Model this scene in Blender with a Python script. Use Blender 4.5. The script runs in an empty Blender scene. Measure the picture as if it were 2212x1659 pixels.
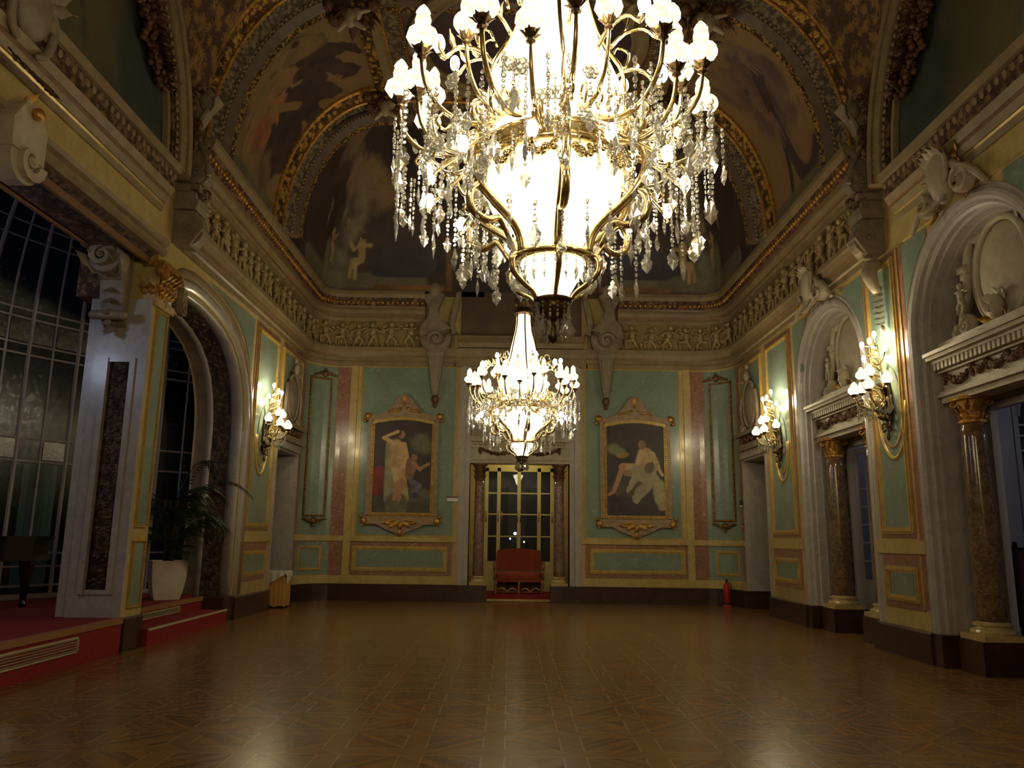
import bpy, math, random
import numpy as np
from mathutils import Vector, Matrix
random.seed(7)
PI = math.pi
S = bpy.context.scene
COL = S.collection

# ------------------------------------------------------------------ camera
cam_d = bpy.data.cameras.new('camera'); cam = bpy.data.objects.new('camera', cam_d); COL.objects.link(cam)
_p, _y, _r, _f = .19115, -.00027, .01328, 1709.3
_cp, _sp, _cy, _sy = math.cos(_p), math.sin(_p), math.cos(_y), math.sin(_y)
_fw = Vector((_sy*_cp, _cy*_cp, _sp)); _rt0 = Vector((_cy, -_sy, 0)); _up0 = _rt0.cross(_fw)
_rt = _rt0*math.cos(_r) + _up0*math.sin(_r); _up = -_rt0*math.sin(_r) + _up0*math.cos(_r)
m = Matrix.Identity(4)
for i in range(3):
    m[i][0] = _rt[i]; m[i][1] = _up[i]; m[i][2] = -_fw[i]
m[0][3], m[1][3], m[2][3] = -.22, 0, 1.6
cam.matrix_world = m
cam_d.sensor_width = 36; cam_d.lens = _f/2212*36; cam_d.clip_end = 200; cam_d.clip_start = .05
S.camera = cam
# ------------------------------------------------------------------ world, exposure
S.view_settings.view_transform = 'Standard'; S.view_settings.look = 'None'
S.view_settings.gamma = 1; S.view_settings.use_curve_mapping = False
S.view_settings.exposure = EXPO = -1.3
w = bpy.data.worlds.new('night'); S.world = w; w.use_nodes = True
w.node_tree.nodes['Background'].inputs[0].default_value = (.25, .35, .6, 1)
w.node_tree.nodes['Background'].inputs[1].default_value = .006
WARM = (1, .80, .46); COOL = (.62, .72, 1)
def lamp(name, loc, power, color=WARM, radius=.05, parent=None):
    d = bpy.data.lights.new(name, 'POINT'); d.energy = power; d.color = color; d.shadow_soft_size = radius
    o = bpy.data.objects.new(name, d); COL.objects.link(o); o.location = loc
    if parent: o.parent = parent
    return o
# the part of the ballroom behind the camera has lamps of its own
lamp('rear_ballroom_lamp', (0, -3.6, 4.4), 480, WARM, .5)
lamp('winter_garden_lamp', (-7.9, 7.6, 4.6), 150, COOL, .3)
lamp('side_room_lamp', (8.6, 9.0, 3.6), 35, (.75, .78, 1), .2)
lamp('side_room_lamp', (8.2, 13.8, 4.0), 26, (.75, .78, 1), .2)
lamp('anteroom_lamp', (0, 21.2, 3.9), 46, (1, .86, .45), .1)

# ------------------------------------------------------------------ materials
def newmat(name):
    mt = bpy.data.materials.new(name); mt.use_nodes = True
    nt = mt.node_tree; b = nt.nodes['Principled BSDF']
    return mt, nt, b
def mat(name, c1, c2=None, scale=3, rough=.5, metal=0, bump=0, bscale=None, c3=None, vein=0, dist=.02, spec=.5, coat=0, lo=.35, hi=.65):
    mt, nt, b = newmat(name); N, L = nt.nodes.new, nt.links.new
    b.inputs['Roughness'].default_value = rough; b.inputs['Metallic'].default_value = metal
    b.inputs['Specular IOR Level'].default_value = spec; b.inputs['Coat Weight'].default_value = coat
    b.inputs['Coat Roughness'].default_value = .12
    b.inputs['Base Color'].default_value = (*c1, 1)
    tc = N('ShaderNodeTexCoord')
    if c2:
        n = N('ShaderNodeTexNoise'); n.inputs['Scale'].default_value = scale; n.inputs['Detail'].default_value = 6
        n.inputs['Distortion'].default_value = 1.5 if vein else .2
        L(tc.outputs['Object'], n.inputs['Vector'])
        r = N('ShaderNodeValToRGB'); r.color_ramp.elements[0].position = lo; r.color_ramp.elements[1].position = hi
        r.color_ramp.elements[0].color = (*c1, 1); r.color_ramp.elements[1].color = (*c2, 1)
        L(n.outputs['Fac'], r.inputs['Fac'])
        if c3:
            n2 = N('ShaderNodeTexNoise'); n2.inputs['Scale'].default_value = scale*2.3; n2.inputs['Detail'].default_value = 8
            n2.inputs['Distortion'].default_value = 2.5
            L(tc.outputs['Object'], n2.inputs['Vector'])
            r2 = N('ShaderNodeValToRGB'); r2.color_ramp.elements[0].position = .55; r2.color_ramp.elements[1].position = .7
            r2.color_ramp.elements[0].color = (0, 0, 0, 1)
            L(n2.outputs['Fac'], r2.inputs['Fac'])
            mx = N('ShaderNodeMix'); mx.data_type = 'RGBA'
            L(r2.outputs['Color'], mx.inputs['Factor']); L(r.outputs['Color'], mx.inputs[6]); mx.inputs[7].default_value = (*c3, 1)
            L(mx.outputs[2], b.inputs['Base Color'])
        else:
            L(r.outputs['Color'], b.inputs['Base Color'])
    if bump:
        n = N('ShaderNodeTexNoise'); n.inputs['Scale'].default_value = bscale or scale*6; n.inputs['Detail'].default_value = 5
        L(tc.outputs['Object'], n.inputs['Vector'])
        bp = N('ShaderNodeBump'); bp.inputs['Strength'].default_value = bump; bp.inputs['Distance'].default_value = dist
        L(n.outputs['Fac'], bp.inputs['Height']); L(bp.outputs['Normal'], b.inputs['Normal'])
    return mt
def ornament(name, c1, c2, scale, metal=0, rough=.45, bump=.8, dist=.03, rnd=1):
    """carved running ornament: crest colour c2 on ground c1 with matching relief"""
    mt, nt, b = newmat(name); N, L = nt.nodes.new, nt.links.new
    b.inputs['Roughness'].default_value = rough; b.inputs['Metallic'].default_value = metal
    tc = N('ShaderNodeTexCoord'); v = N('ShaderNodeTexVoronoi'); v.inputs['Scale'].default_value = scale
    v.feature = 'SMOOTH_F1'; v.inputs['Randomness'].default_value = rnd
    n = N('ShaderNodeTexNoise'); n.inputs['Scale'].default_value = scale*1.3; n.inputs['Distortion'].default_value = 3; n.inputs['Detail'].default_value = 3
    L(tc.outputs['Object'], v.inputs['Vector']); L(tc.outputs['Object'], n.inputs['Vector'])
    mu = N('ShaderNodeMath'); mu.operation = 'SUBTRACT'; L(n.outputs['Fac'], mu.inputs[0]); L(v.outputs['Distance'], mu.inputs[1])
    r = N('ShaderNodeValToRGB'); r.color_ramp.elements[0].position = .02; r.color_ramp.elements[1].position = .22
    r.color_ramp.elements[0].color = (*c1, 1); r.color_ramp.elements[1].color = (*c2, 1)
    L(mu.outputs[0], r.inputs['Fac']); L(r.outputs['Color'], b.inputs['Base Color'])
    bp = N('ShaderNodeBump'); bp.inputs['Strength'].default_value = bump; bp.inputs['Distance'].default_value = dist
    L(mu.outputs[0], bp.inputs['Height']); L(bp.outputs['Normal'], b.inputs['Normal'])
    return mt
def attrmat(name, rough=.6, bump=.15):
    mt, nt, b = newmat(name); N, L = nt.nodes.new, nt.links.new
    a = N('ShaderNodeAttribute'); a.attribute_name = 'Col'
    tc = N('ShaderNodeTexCoord'); n = N('ShaderNodeTexNoise'); n.inputs['Scale'].default_value = 14; n.inputs['Detail'].default_value = 6
    L(tc.outputs['Object'], n.inputs['Vector'])
    mx = N('ShaderNodeMix'); mx.data_type = 'RGBA'; mx.blend_type = 'OVERLAY'; mx.inputs['Factor'].default_value = .25
    L(a.outputs['Color'], mx.inputs[6]); L(n.outputs['Fac'], mx.inputs[7]); L(mx.outputs[2], b.inputs['Base Color'])
    b.inputs['Roughness'].default_value = rough
    return mt
def emit(name, color, strength, through=0.0):
    """glowing lamp glass; through = how much of it one can see through"""
    mt = bpy.data.materials.new(name); mt.use_nodes = True; nt = mt.node_tree; nt.nodes.clear()
    N, L = nt.nodes.new, nt.links.new
    e = N('ShaderNodeEmission'); e.inputs[0].default_value = (*color, 1); e.inputs[1].default_value = strength
    t = N('ShaderNodeBsdfTransparent'); t.inputs[0].default_value = (through, through, through, 1)
    a = N('ShaderNodeAddShader'); o = N('ShaderNodeOutputMaterial')
    L(e.outputs[0], a.inputs[0]); L(t.outputs[0], a.inputs[1]); L(a.outputs[0], o.inputs[0])
    mt.cycles.emission_sampling = 'NONE' if through > 0 else 'AUTO'
    return mt
def glassy(name, tint=(1, 1, 1), clear=.55, rough=.04, diff=0.0, gl=1.0, dcol=(.9, .9, .85)):
    mt = bpy.data.materials.new(name); mt.use_nodes = True; nt = mt.node_tree; nt.nodes.clear()
    N, L = nt.nodes.new, nt.links.new
    t = N('ShaderNodeBsdfTransparent'); t.inputs[0].default_value = (*tint, 1)
    g = N('ShaderNodeBsdfGlossy'); g.inputs['Roughness'].default_value = rough; g.inputs[0].default_value = (gl, gl, gl, 1)
    f = N('ShaderNodeFresnel'); f.inputs[0].default_value = 1.5
    ad = N('ShaderNodeMath'); ad.operation = 'ADD'; ad.inputs[1].default_value = 1-clear-.1 if clear < .9 else 0; L(f.outputs[0], ad.inputs[0])
    mx = N('ShaderNodeMixShader'); L(ad.outputs[0], mx.inputs[0]); L(t.outputs[0], mx.inputs[1]); L(g.outputs[0], mx.inputs[2])
    o = N('ShaderNodeOutputMaterial')
    if diff:
        d = N('ShaderNodeBsdfDiffuse'); d.inputs[0].default_value = (*dcol, 1)
        tr = N('ShaderNodeBsdfTranslucent'); tr.inputs[0].default_value = (*dcol, 1)
        a = N('ShaderNodeMixShader'); a.inputs[0].default_value = .5; L(d.outputs[0], a.inputs[1]); L(tr.outputs[0], a.inputs[2])
        m2 = N('ShaderNodeMixShader'); m2.inputs[0].default_value = diff; L(mx.outputs[0], m2.inputs[1]); L(a.outputs[0], m2.inputs[2])
        L(m2.outputs[0], o.inputs[0])
    else:
        L(mx.outputs[0], o.inputs[0])
    return mt

M = {}
M['cream'] = mat('cream marble', (.56, .44, .18), (.46, .345, .13), 5, .28, c3=(.38, .27, .13), coat=.2)
M['creamp'] = mat('cream plaster', (.29, .22, .12), (.22, .16, .085), 4, .5, bump=.15)
M['gilt_line'] = mat('ochre gilt moulding', (.58, .42, .13), (.46, .32, .09), 9, .3, metal=.2)
M['teal'] = mat('green scagliola', (.235, .310, .250), (.185, .255, .205), 1.6, .26, c3=(.28, .34, .285), coat=.25)
M['pink'] = mat('rose marble', (.33, .16, .11), (.24, .11, .08), 5, .28, c3=(.52, .38, .27), vein=1, coat=.2)
M['white'] = mat('white marble', (.46, .43, .38), (.38, .35, .32), 2.4, .3, c3=(.34, .32, .31), vein=1, coat=.15)
M['stucco'] = mat('white stucco', (.47, .42, .31), (.40, .34, .24), 6, .5, bump=.3, bscale=30)
M['grey'] = mat('grey stucco', (.29, .235, .165), (.21, .17, .12), 6, .5, bump=.3, bscale=30)
M['plinth'] = mat('dark brown marble plinth', (.055, .026, .022), (.038, .018, .018), 5, .3, coat=.2)
M['bronze'] = mat('aged gilt relief', (.30, .17, .05), (.12, .06, .03), 12, .4, metal=.6, bump=.6, bscale=50)
M['gold'] = mat('gilding', (.70, .42, .10), (.40, .20, .05), 14, .3, metal=.75, bump=.5, bscale=60)
M['goldorn'] = ornament('carved gilding', (.09, .045, .02), (.62, .38, .09), 9, .6, .35)
M['brownorn'] = ornament('dark carved band', (.055, .033, .028), (.17, .11, .085), 11, .0, .5)
M['leafband'] = ornament('bronzed leaf band', (.07, .035, .025), (.25, .14, .06), 10, .3, .45)
M['greyorn'] = ornament('grey carved band', (.085, .062, .040), (.27, .215, .14), 12, 0, .5)
M['friezebg'] = mat('ochre frieze ground', (.34, .24, .10), (.26, .175, .08), 5, .5, bump=.3, bscale=18)
M['friezefig'] = mat('cream relief figures', (.42, .32, .155), (.33, .24, .115), 7, .5, bump=.2)
M['murky'] = mat('umber painted panel', (.13, .085, .055), (.09, .058, .045), 2.5, .6)
M['dark'] = mat('dark lining', (.03, .025, .03), rough=.7)
M['garland'] = mat('bronzed garland', (.22, .11, .05), (.09, .04, .025), 16, .45, metal=.3, bump=.6, bscale=60)
M['brass'] = mat('polished brass', (.72, .60, .33), (.55, .42, .20), 10, .22, metal=1)
M['dbrass'] = mat('dark bronze', (.16, .11, .05), (.08, .05, .03), 20, .35, metal=.9)
M['breccia'] = mat('brown breccia marble', (.23, .145, .065), (.10, .06, .035), 7, .16, c3=(.33, .25, .14), vein=1, coat=.5)
M['breccia2'] = mat('rose breccia marble', (.30, .18, .14), (.15, .09, .08), 7, .2, c3=(.40, .31, .24), vein=1, coat=.4)
M['mural'] = attrmat('painted mural'); M['canvas'] = attrmat('oil painting', .5)
M['red'] = mat('red carpet', (.27, .012, .012), (.20, .008, .010), 30, .9, bump=.3, bscale=300, dist=.004)
M['redtrim'] = mat('ochre carpet edging', (.30, .14, .05), rough=.6)
M['whitepaint'] = mat('white paint', (.50, .49, .50), rough=.4)
M['iron'] = mat('painted glazing bars', (.34, .30, .30), rough=.5)
M['doorpaint'] = mat('cream door paint', (.62, .54, .24), rough=.35)
M['sofa'] = mat('rust red upholstery', (.30, .055, .018), (.24, .04, .014), 30, .8, bump=.2, bscale=200, dist=.003)
M['sofawood'] = mat('gilded sofa wood', (.45, .22, .07), (.3, .12, .04), 20, .35, metal=.4)
M['bluefab'] = mat('dark patterned textile', (.03, .035, .05), (.30, .22, .10), 14, .7)
M['black'] = mat('black piano lacquer', (.006, .006, .008), rough=.12, coat=.8)
M['pot'] = mat('cream planter', (.66, .58, .42), (.60, .52, .38), 5, .35)
M['soil'] = mat('soil', (.03, .02, .012), (.06, .04, .02), 30, .9, bump=.8)
M['leaf'] = mat('palm leaf', (.012, .028, .010), (.02, .04, .014), 8, .5)
M['trunk'] = mat('palm trunk', (.05, .035, .02), (.09, .06, .03), 30, .8, bump=.8)
M['cloth'] = mat('white tablecloth', (.62, .60, .55), rough=.8)
M['tan'] = mat('tan table skirt', (.48, .27, .075), (.42, .23, .06), 4, .8)
M['extred'] = mat('extinguisher red', (.45, .02, .012), rough=.35)
M['redstand'] = mat('red stand', (.50, .05, .02), rough=.5)
M['rubber'] = mat('black rubber', (.02, .02, .02), rough=.6)
M['louvre'] = mat('cream metal louvre', (.52, .46, .30), rough=.45)
M['signw'] = mat('sign white', (.75, .75, .72), rough=.4)
M['signd'] = mat('sign dark', (.10, .03, .03), rough=.4)
M['pane'] = glassy('window glass', (.93, .95, .97), clear=.95, rough=.22, gl=.35)
M['crystal'] = glassy('cut crystal', (.97, .97, .94), clear=.62, rough=.06, diff=.10)
M['leaded'] = mat('leaded coloured glass', (.012, .011, .009), (.06, .056, .036), 9, .25, lo=.45, hi=.62)
M['night'] = mat('night garden foliage', (.006, .009, .008), (.018, .024, .016), 2, .8)
M['globe'] = emit('glowing lamp glass', (1, .90, .68), 16, .30)
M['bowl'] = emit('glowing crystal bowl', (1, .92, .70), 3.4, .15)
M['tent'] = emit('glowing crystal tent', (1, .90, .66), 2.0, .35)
M['bulb'] = emit('lamp bulb', (1, .92, .74), 110, .5)
M['blueglow'] = emit('far blue white glow', (.75, .88, 1), 50, 0)
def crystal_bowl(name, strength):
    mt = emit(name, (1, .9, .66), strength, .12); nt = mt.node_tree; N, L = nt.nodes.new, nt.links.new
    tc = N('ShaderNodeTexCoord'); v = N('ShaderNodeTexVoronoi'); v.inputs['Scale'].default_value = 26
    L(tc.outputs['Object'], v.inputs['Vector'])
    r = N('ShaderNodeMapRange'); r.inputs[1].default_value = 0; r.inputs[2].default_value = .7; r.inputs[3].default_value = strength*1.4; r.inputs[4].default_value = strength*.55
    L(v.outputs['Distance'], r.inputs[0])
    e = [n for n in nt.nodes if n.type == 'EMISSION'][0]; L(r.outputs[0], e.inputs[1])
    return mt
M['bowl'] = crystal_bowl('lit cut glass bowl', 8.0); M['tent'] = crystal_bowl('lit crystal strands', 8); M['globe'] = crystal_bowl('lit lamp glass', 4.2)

def parquet():
    mt, nt, b = newmat('panel parquet'); N, L = nt.nodes.new, nt.links.new
    tc = N('ShaderNodeTexCoord'); sp = N('ShaderNodeSeparateXYZ'); L(tc.outputs['Object'], sp.inputs[0])
    def mth(op, a, bb=None, c=None):
        n = N('ShaderNodeMath'); n.operation = op
        for i, x in enumerate((a, bb, c)):
            if x is None: continue
            if isinstance(x, (int, float)): n.inputs[i].default_value = x
            else: L(x, n.inputs[i])
        return n.outputs[0]
    P = .61
    ux = mth('DIVIDE', mth('ADD', sp.outputs[0], 60*P+.42), P); uy = mth('DIVIDE', mth('ADD', sp.outputs[1], 60*P+.42), P)
    fx = mth('FRACT', ux); fy = mth('FRACT', uy); ix = mth('FLOOR', ux); iy = mth('FLOOR', uy)
    sx = mth('LESS_THAN', fx, .295); sy = mth('LESS_THAN', fy, .295)      # border strips
    strip = mth('MAXIMUM', sx, sy)
    # thin inlay lines either side of the strips
    def near(f, c, w): return mth('LESS_THAN', mth('ABSOLUTE', mth('SUBTRACT', f, c)), w)
    lnx = mth('MAXIMUM', near(fx, .295, .012), near(fx, .012, .012)); lny = mth('MAXIMUM', near(fy, .295, .012), near(fy, .012, .012))
    line = mth('MAXIMUM', mth('MULTIPLY', lnx, mth('SUBTRACT', 1, sy)), mth('MULTIPLY', lny, mth('SUBTRACT', 1, sx)))
    # boards inside each panel run diagonally, flipping from panel to panel
    chk = mth('MODULO', mth('ADD', ix, iy), 2); sg = mth('SUBTRACT', mth('MULTIPLY', chk, 2), 1)
    dg = mth('ADD', fx, mth('MULTIPLY', fy, sg)); bd = mth('FLOOR', mth('MULTIPLY', dg, 9))
    wn = N('ShaderNodeTexWhiteNoise'); wn.noise_dimensions = '3D'
    cb = N('ShaderNodeCombineXYZ'); L(ix, cb.inputs[0]); L(iy, cb.inputs[1]); L(bd, cb.inputs[2]); L(cb.outputs[0], wn.inputs['Vector'])
    n = N('ShaderNodeTexNoise'); n.inputs['Scale'].default_value = 9; n.inputs['Detail'].default_value = 8; n.inputs['Distortion'].default_value = 1.5
    mp = N('ShaderNodeMapping'); mp.inputs['Scale'].default_value = (1, 3, 1); L(tc.outputs['Object'], mp.inputs[0]); L(mp.outputs[0], n.inputs['Vector'])
    v = mth('ADD', mth('MULTIPLY', wn.outputs['Value'], .5), mth('MULTIPLY', n.outputs['Fac'], .7))
    r = N('ShaderNodeValToRGB'); r.color_ramp.elements[0].position = .2; r.color_ramp.elements[1].position = .95
    r.color_ramp.elements[0].color = (.140, .064, .017, 1); r.color_ramp.elements[1].color = (.31, .158, .042, 1)
    L(v, r.inputs['Fac'])
    m1 = N('ShaderNodeMix'); m1.data_type = 'RGBA'; L(mth('MULTIPLY', strip, .55), m1.inputs['Factor']); L(r.outputs['Color'], m1.inputs[6]); m1.inputs[7].default_value = (.27, .14, .04, 1)
    m2 = N('ShaderNodeMix'); m2.data_type = 'RGBA'; L(mth('MULTIPLY', line, .34), m2.inputs['Factor']); L(m1.outputs[2], m2.inputs[6]); m2.inputs[7].default_value = (.48, .33, .15, 1)
    L(m2.outputs[2], b.inputs['Base Color'])
    rr = N('ShaderNodeMapRange'); rr.inputs[3].default_value = .16; rr.inputs[4].default_value = .30; L(n.outputs['Fac'], rr.inputs[0]); L(rr.outputs[0], b.inputs['Roughness'])
    bp = N('ShaderNodeBump'); bp.inputs['Strength'].default_value = .12; bp.inputs['Distance'].default_value = .01
    n3 = N('ShaderNodeTexNoise'); n3.inputs['Scale'].default_value = 2.2; L(tc.outputs['Object'], n3.inputs['Vector']); L(n3.outputs['Fac'], bp.inputs['Height'])
    L(bp.outputs['Normal'], b.inputs['Normal']); b.inputs['Specular IOR Level'].default_value = .45
    return mt
M['parquet'] = parquet()

# ------------------------------------------------------------------ mesh builder
class MB:
    def __init__(s, T=None): s.v = []; s.f = []; s.T = T
    def add(s, vs, fs):
        n = len(s.v)
        s.v += [tuple(s.T(*p)) if s.T else tuple(p) for p in vs]
        s.f += [tuple(i+n for i in f) for f in fs]
    def box(s, x0, x1, y0, y1, z0, z1):
        s.add([(x0, y0, z0), (x1, y0, z0), (x1, y1, z0), (x0, y1, z0), (x0, y0, z1), (x1, y0, z1), (x1, y1, z1), (x0, y1, z1)],
              [(0, 3, 2, 1), (4, 5, 6, 7), (0, 1, 5, 4), (1, 2, 6, 5), (2, 3, 7, 6), (3, 0, 4, 7)])
    def grid(s, nu, nv, fn, closed_u=False):
        vs = [fn(i/nu, j/nv) for j in range(nv+1) for i in range(nu+(0 if closed_u else 1))]
        W = nu if closed_u else nu+1
        s.add(vs, [(j*W+i, j*W+(i+1) % W, (j+1)*W+(i+1) % W, (j+1)*W+i) for j in range(nv) for i in range(nu)])
    def ell(s, c, r, seg=8, rings=5, R=None):
        if isinstance(r, (int, float)): r = (r, r, r)
        vs = []
        def pt(a, b):
            p = Vector((r[0]*math.cos(b)*math.cos(a), r[1]*math.cos(b)*math.sin(a), r[2]*math.sin(b)))
            if R: p = R @ p
            return (c[0]+p.x, c[1]+p.y, c[2]+p.z)
        vs.append(pt(0, -PI/2))
        for j in range(1, rings):
            for i in range(seg): vs.append(pt(2*PI*i/seg, -PI/2+PI*j/rings))
        vs.append(pt(0, PI/2)); n = len(vs)-1
        fs = [(0, 1+(i+1) % seg, 1+i) for i in range(seg)]
        for j in range(rings-2):
            a = 1+j*seg
            fs += [(a+i, a+(i+1) % seg, a+seg+(i+1) % seg, a+seg+i) for i in range(seg)]
        a = 1+(rings-2)*seg
        fs += [(a+i, a+(i+1) % seg, n) for i in range(seg)]
        s.add(vs, fs)
    def tube(s, pts, r, seg=6, closed=False, flat=1.0):
        P = [Vector(p) for p in pts]; n = len(P); vs = []
        rr = list(r) if isinstance(r, (list, tuple)) else [r]*n
        if 4 <= n <= 11 and not closed and isinstance(seg, int) and not isinstance(pts, tuple):
            Q, q = [], []
            for i in range(n-1):
                a, c, d, e = P[max(i-1, 0)], P[i], P[i+1], P[min(i+2, n-1)]
                for k in range(3):
                    f = k/3; Q.append(.5*(2*c+(d-a)*f+(2*a-5*c+4*d-e)*f*f+(3*c-a-3*d+e)*f**3)); q.append(rr[i]*(1-f)+rr[i+1]*f)
            Q.append(P[-1]); q.append(rr[-1]); P, rr, n = Q, q, len(Q)
        up = Vector((0, 0, 1)); prev = None
        for i in range(n):
            if closed: t = P[(i+1) % n]-P[i-1]
            else: t = P[min(i+1, n-1)]-P[max(i-1, 0)]
            t.normalize()
            if prev is None:
                a = t.cross(up if abs(t.z) < .95 else Vector((1, 0, 0))); a.normalize()
            else:
                a = prev-t*prev.dot(t)
                if a.length < 1e-6: a = t.cross(up)
                a.normalize()
            prev = a; b = t.cross(a)
            for k in range(seg):
                q = P[i]+(a*math.cos(2*PI*k/seg)+b*flat*math.sin(2*PI*k/seg))*rr[i]; vs.append(tuple(q))
        m_ = n if closed else n-1
        fs = [(i*seg+k, i*seg+(k+1) % seg, ((i+1) % n)*seg+(k+1) % seg, ((i+1) % n)*seg+k) for i in range(m_) for k in range(seg)]
        if not closed: fs += [tuple(range(seg-1, -1, -1)), tuple(range((n-1)*seg, n*seg))]
        s.add(vs, fs)
    def cap(s, p, q, r1, r2=None, seg=6):
        r2 = r1 if r2 is None else r2; p, q = Vector(p), Vector(q); d = (q-p)
        if d.length < 1e-6: return
        d.normalize()
        s.tube((p-d*r1*.8, p-d*r1*.3, p, q, q+d*r2*.3, q+d*r2*.8), [r1*.5, r1*.9, r1, r2, r2*.9, r2*.5], seg)
    def lathe(s, prof, seg=24, c=(0, 0, 0)):
        vs = [(c[0]+r*math.cos(2*PI*i/seg), c[1]+r*math.sin(2*PI*i/seg), c[2]+z) for r, z in prof for i in range(seg)]
        fs = [(j*seg+i, j*seg+(i+1) % seg, (j+1)*seg+(i+1) % seg, (j+1)*seg+i) for j in range(len(prof)-1) for i in range(seg)]
        fs += [tuple(range(seg-1, -1, -1)), tuple(range((len(prof)-1)*seg, len(prof)*seg))]
        s.add(vs, fs)
    def prism(s, poly, y0, y1):                        # polygon in local xz, extruded along y
        n = len(poly)
        s.add([(x, y0, z) for x, z in poly]+[(x, y1, z) for x, z in poly],
              [tuple(range(n)), tuple(range(2*n-1, n-1, -1))]+[(i, i+n, (i+1) % n+n, (i+1) % n) for i in range(n)])
    def band(s, pts, prof, closed=False):
        """sweep closed profile [(a,b)] along pts [(P,A,B)]"""
        vs = []
        for P, A, B in pts:
            for a, b in prof: vs.append((P[0]+a*A[0]+b*B[0], P[1]+a*A[1]+b*B[1], P[2]+a*A[2]+b*B[2]))
        n, k = len(pts), len(prof)
        fs = [(i*k+j, i*k+(j+1) % k, ((i+1) % n)*k+(j+1) % k, ((i+1) % n)*k+j) for i in range(n if closed else n-1) for j in range(k)]
        if not closed: fs += [tuple(range(k-1, -1, -1)), tuple(range((n-1)*k, n*k))]
        s.add(vs, fs)
    def volute(s, c, r0, w, turns=2.0, sgn=1, a0=PI/2, th=.24, seg=14, disk=True, eye=True):
        """spiral scroll in local xz, w deep along y, eye in the middle"""
        n = int(turns*seg); vs = []
        for i in range(n+1):
            a = a0+sgn*2*PI*turns*i/n; r = r0*math.exp(-1.35*i/seg/1.25) ; t = r*th*1.6
            for (rr, yy) in ((r, -w/2), (r, w/2), (r-t, w/2), (r-t, -w/2)):
                vs.append((c[0]+rr*math.cos(a), c[1]+yy, c[2]+rr*math.sin(a)))
        fs = [(i*4+j, i*4+(j+1) % 4, (i+1)*4+(j+1) % 4, (i+1)*4+j) for i in range(n) for j in range(4)]
        fs += [(3, 2, 1, 0), (n*4, n*4+1, n*4+2, n*4+3)]
        s.add(vs, fs)
        if disk:
            s.prism([(c[0]+r0*.93*math.cos(2*PI*i/20), c[2]+r0*.93*math.sin(2*PI*i/20)) for i in range(20)], c[1]-w*.28, c[1]+w*.28)
        if eye: s.ell((c[0], c[1]-w*.4, c[2]), (r0*.17, w*.2, r0*.17), 8, 5); s.ell((c[0], c[1]+w*.4, c[2]), (r0*.17, w*.2, r0*.17), 8, 5)
    def leaf(s, base, tip, out, width, curl=.25, n=7):
        """acanthus leaf: lobed sheet from base to tip bending towards out"""
        b, t, o = Vector(base), Vector(tip), Vector(out); d = t-b; L_ = d.length; sd = d.normalized().cross(o.normalized())
        vs = []; fs = []
        for i in range(n+1):
            u = i/n; ww = width*(math.sin(PI*min(u*1.05+.12, 1))**.7)*(1-.35*(i % 2)) if i < n else width*.08
            cc = b+d*(u-.12*u*u)+o*(curl*L_*u*u*1.2)-d.normalized()*(L_*.22*max(0, u-.75)*4*curl)
            for k, (q, h) in enumerate(((-1, -.25), (-.5, .1), (0, .22), (.5, .1), (1, -.25))):
                vs.append(tuple(cc+sd*(q*ww*.5)+o*(h*ww*.4)))
        for i in range(n):
            for k in range(4): a = i*5+k; fs.append((a, a+1, a+6, a+5))
        k0 = len(vs); vs += [tuple(Vector(v)-o*.012) for v in vs]
        fs += [tuple(j+k0 for j in reversed(f)) for f in fs]
        s.add(vs, fs)
    def build(s, name, mt, parent=None, smooth=False, off=None, kind=None, label=None):
        me = bpy.data.meshes.new(name)
        vs = s.v
        if off is not None: vs = [(x-off[0], y-off[1], z-off[2]) for x, y, z in vs]
        me.from_pydata(vs, [], s.f); me.update()
        me.materials.append(M[mt] if isinstance(mt, str) else mt)
        if smooth: me.polygons.foreach_set('use_smooth', [True]*len(me.polygons))
        import bmesh as _b
        bm = _b.new(); bm.from_mesh(me); _b.ops.recalc_face_normals(bm, faces=bm.faces); bm.to_mesh(me); bm.free()
        o = bpy.data.objects.new(name, me); COL.objects.link(o)
        if parent: o.parent = parent
        if kind: o['kind'] = kind
        if label: o['label'] = label
        return o
def struct(mb, name, mt, smooth=False):
    return mb.build(name, mt, None, smooth, kind='structure')
_tn = [0]
def trim(mb, mt, smooth=False):
    _tn[0] += 1
    return struct(mb, 'trim_%d' % _tn[0], mt, smooth)
M['goldedge'] = ornament('gilt leaf edging', (.10, .05, .02), (.60, .38, .10), 22, .5, .35)
M['archroll'] = mat('brown grey roll moulding', (.15, .11, .085), (.11, .08, .06), 6, .45)
M['vaultorn'] = ornament('gilt and umber vault ornament', (.10, .055, .035), (.34, .20, .07), 5, .2, .5)
def thing(name, label, cat, loc=(0, 0, 0), group=None):
    o = bpy.data.objects.new(name, None); COL.objects.link(o); o.location = loc
    o.empty_display_size = .1; o['label'] = label; o['category'] = cat
    if group: o['group'] = group
    return o
def tag(o, label, cat, group=None):
    o['label'] = label; o['category'] = cat
    if group: o['group'] = group
    return o
def copy_tree(o, parent=None, loc=None):
    c = o.copy(); COL.objects.link(c); c.parent = parent
    if loc is not None: c.location = loc
    for ch in list(o.children): copy_tree(ch, c)
    return c

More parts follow.
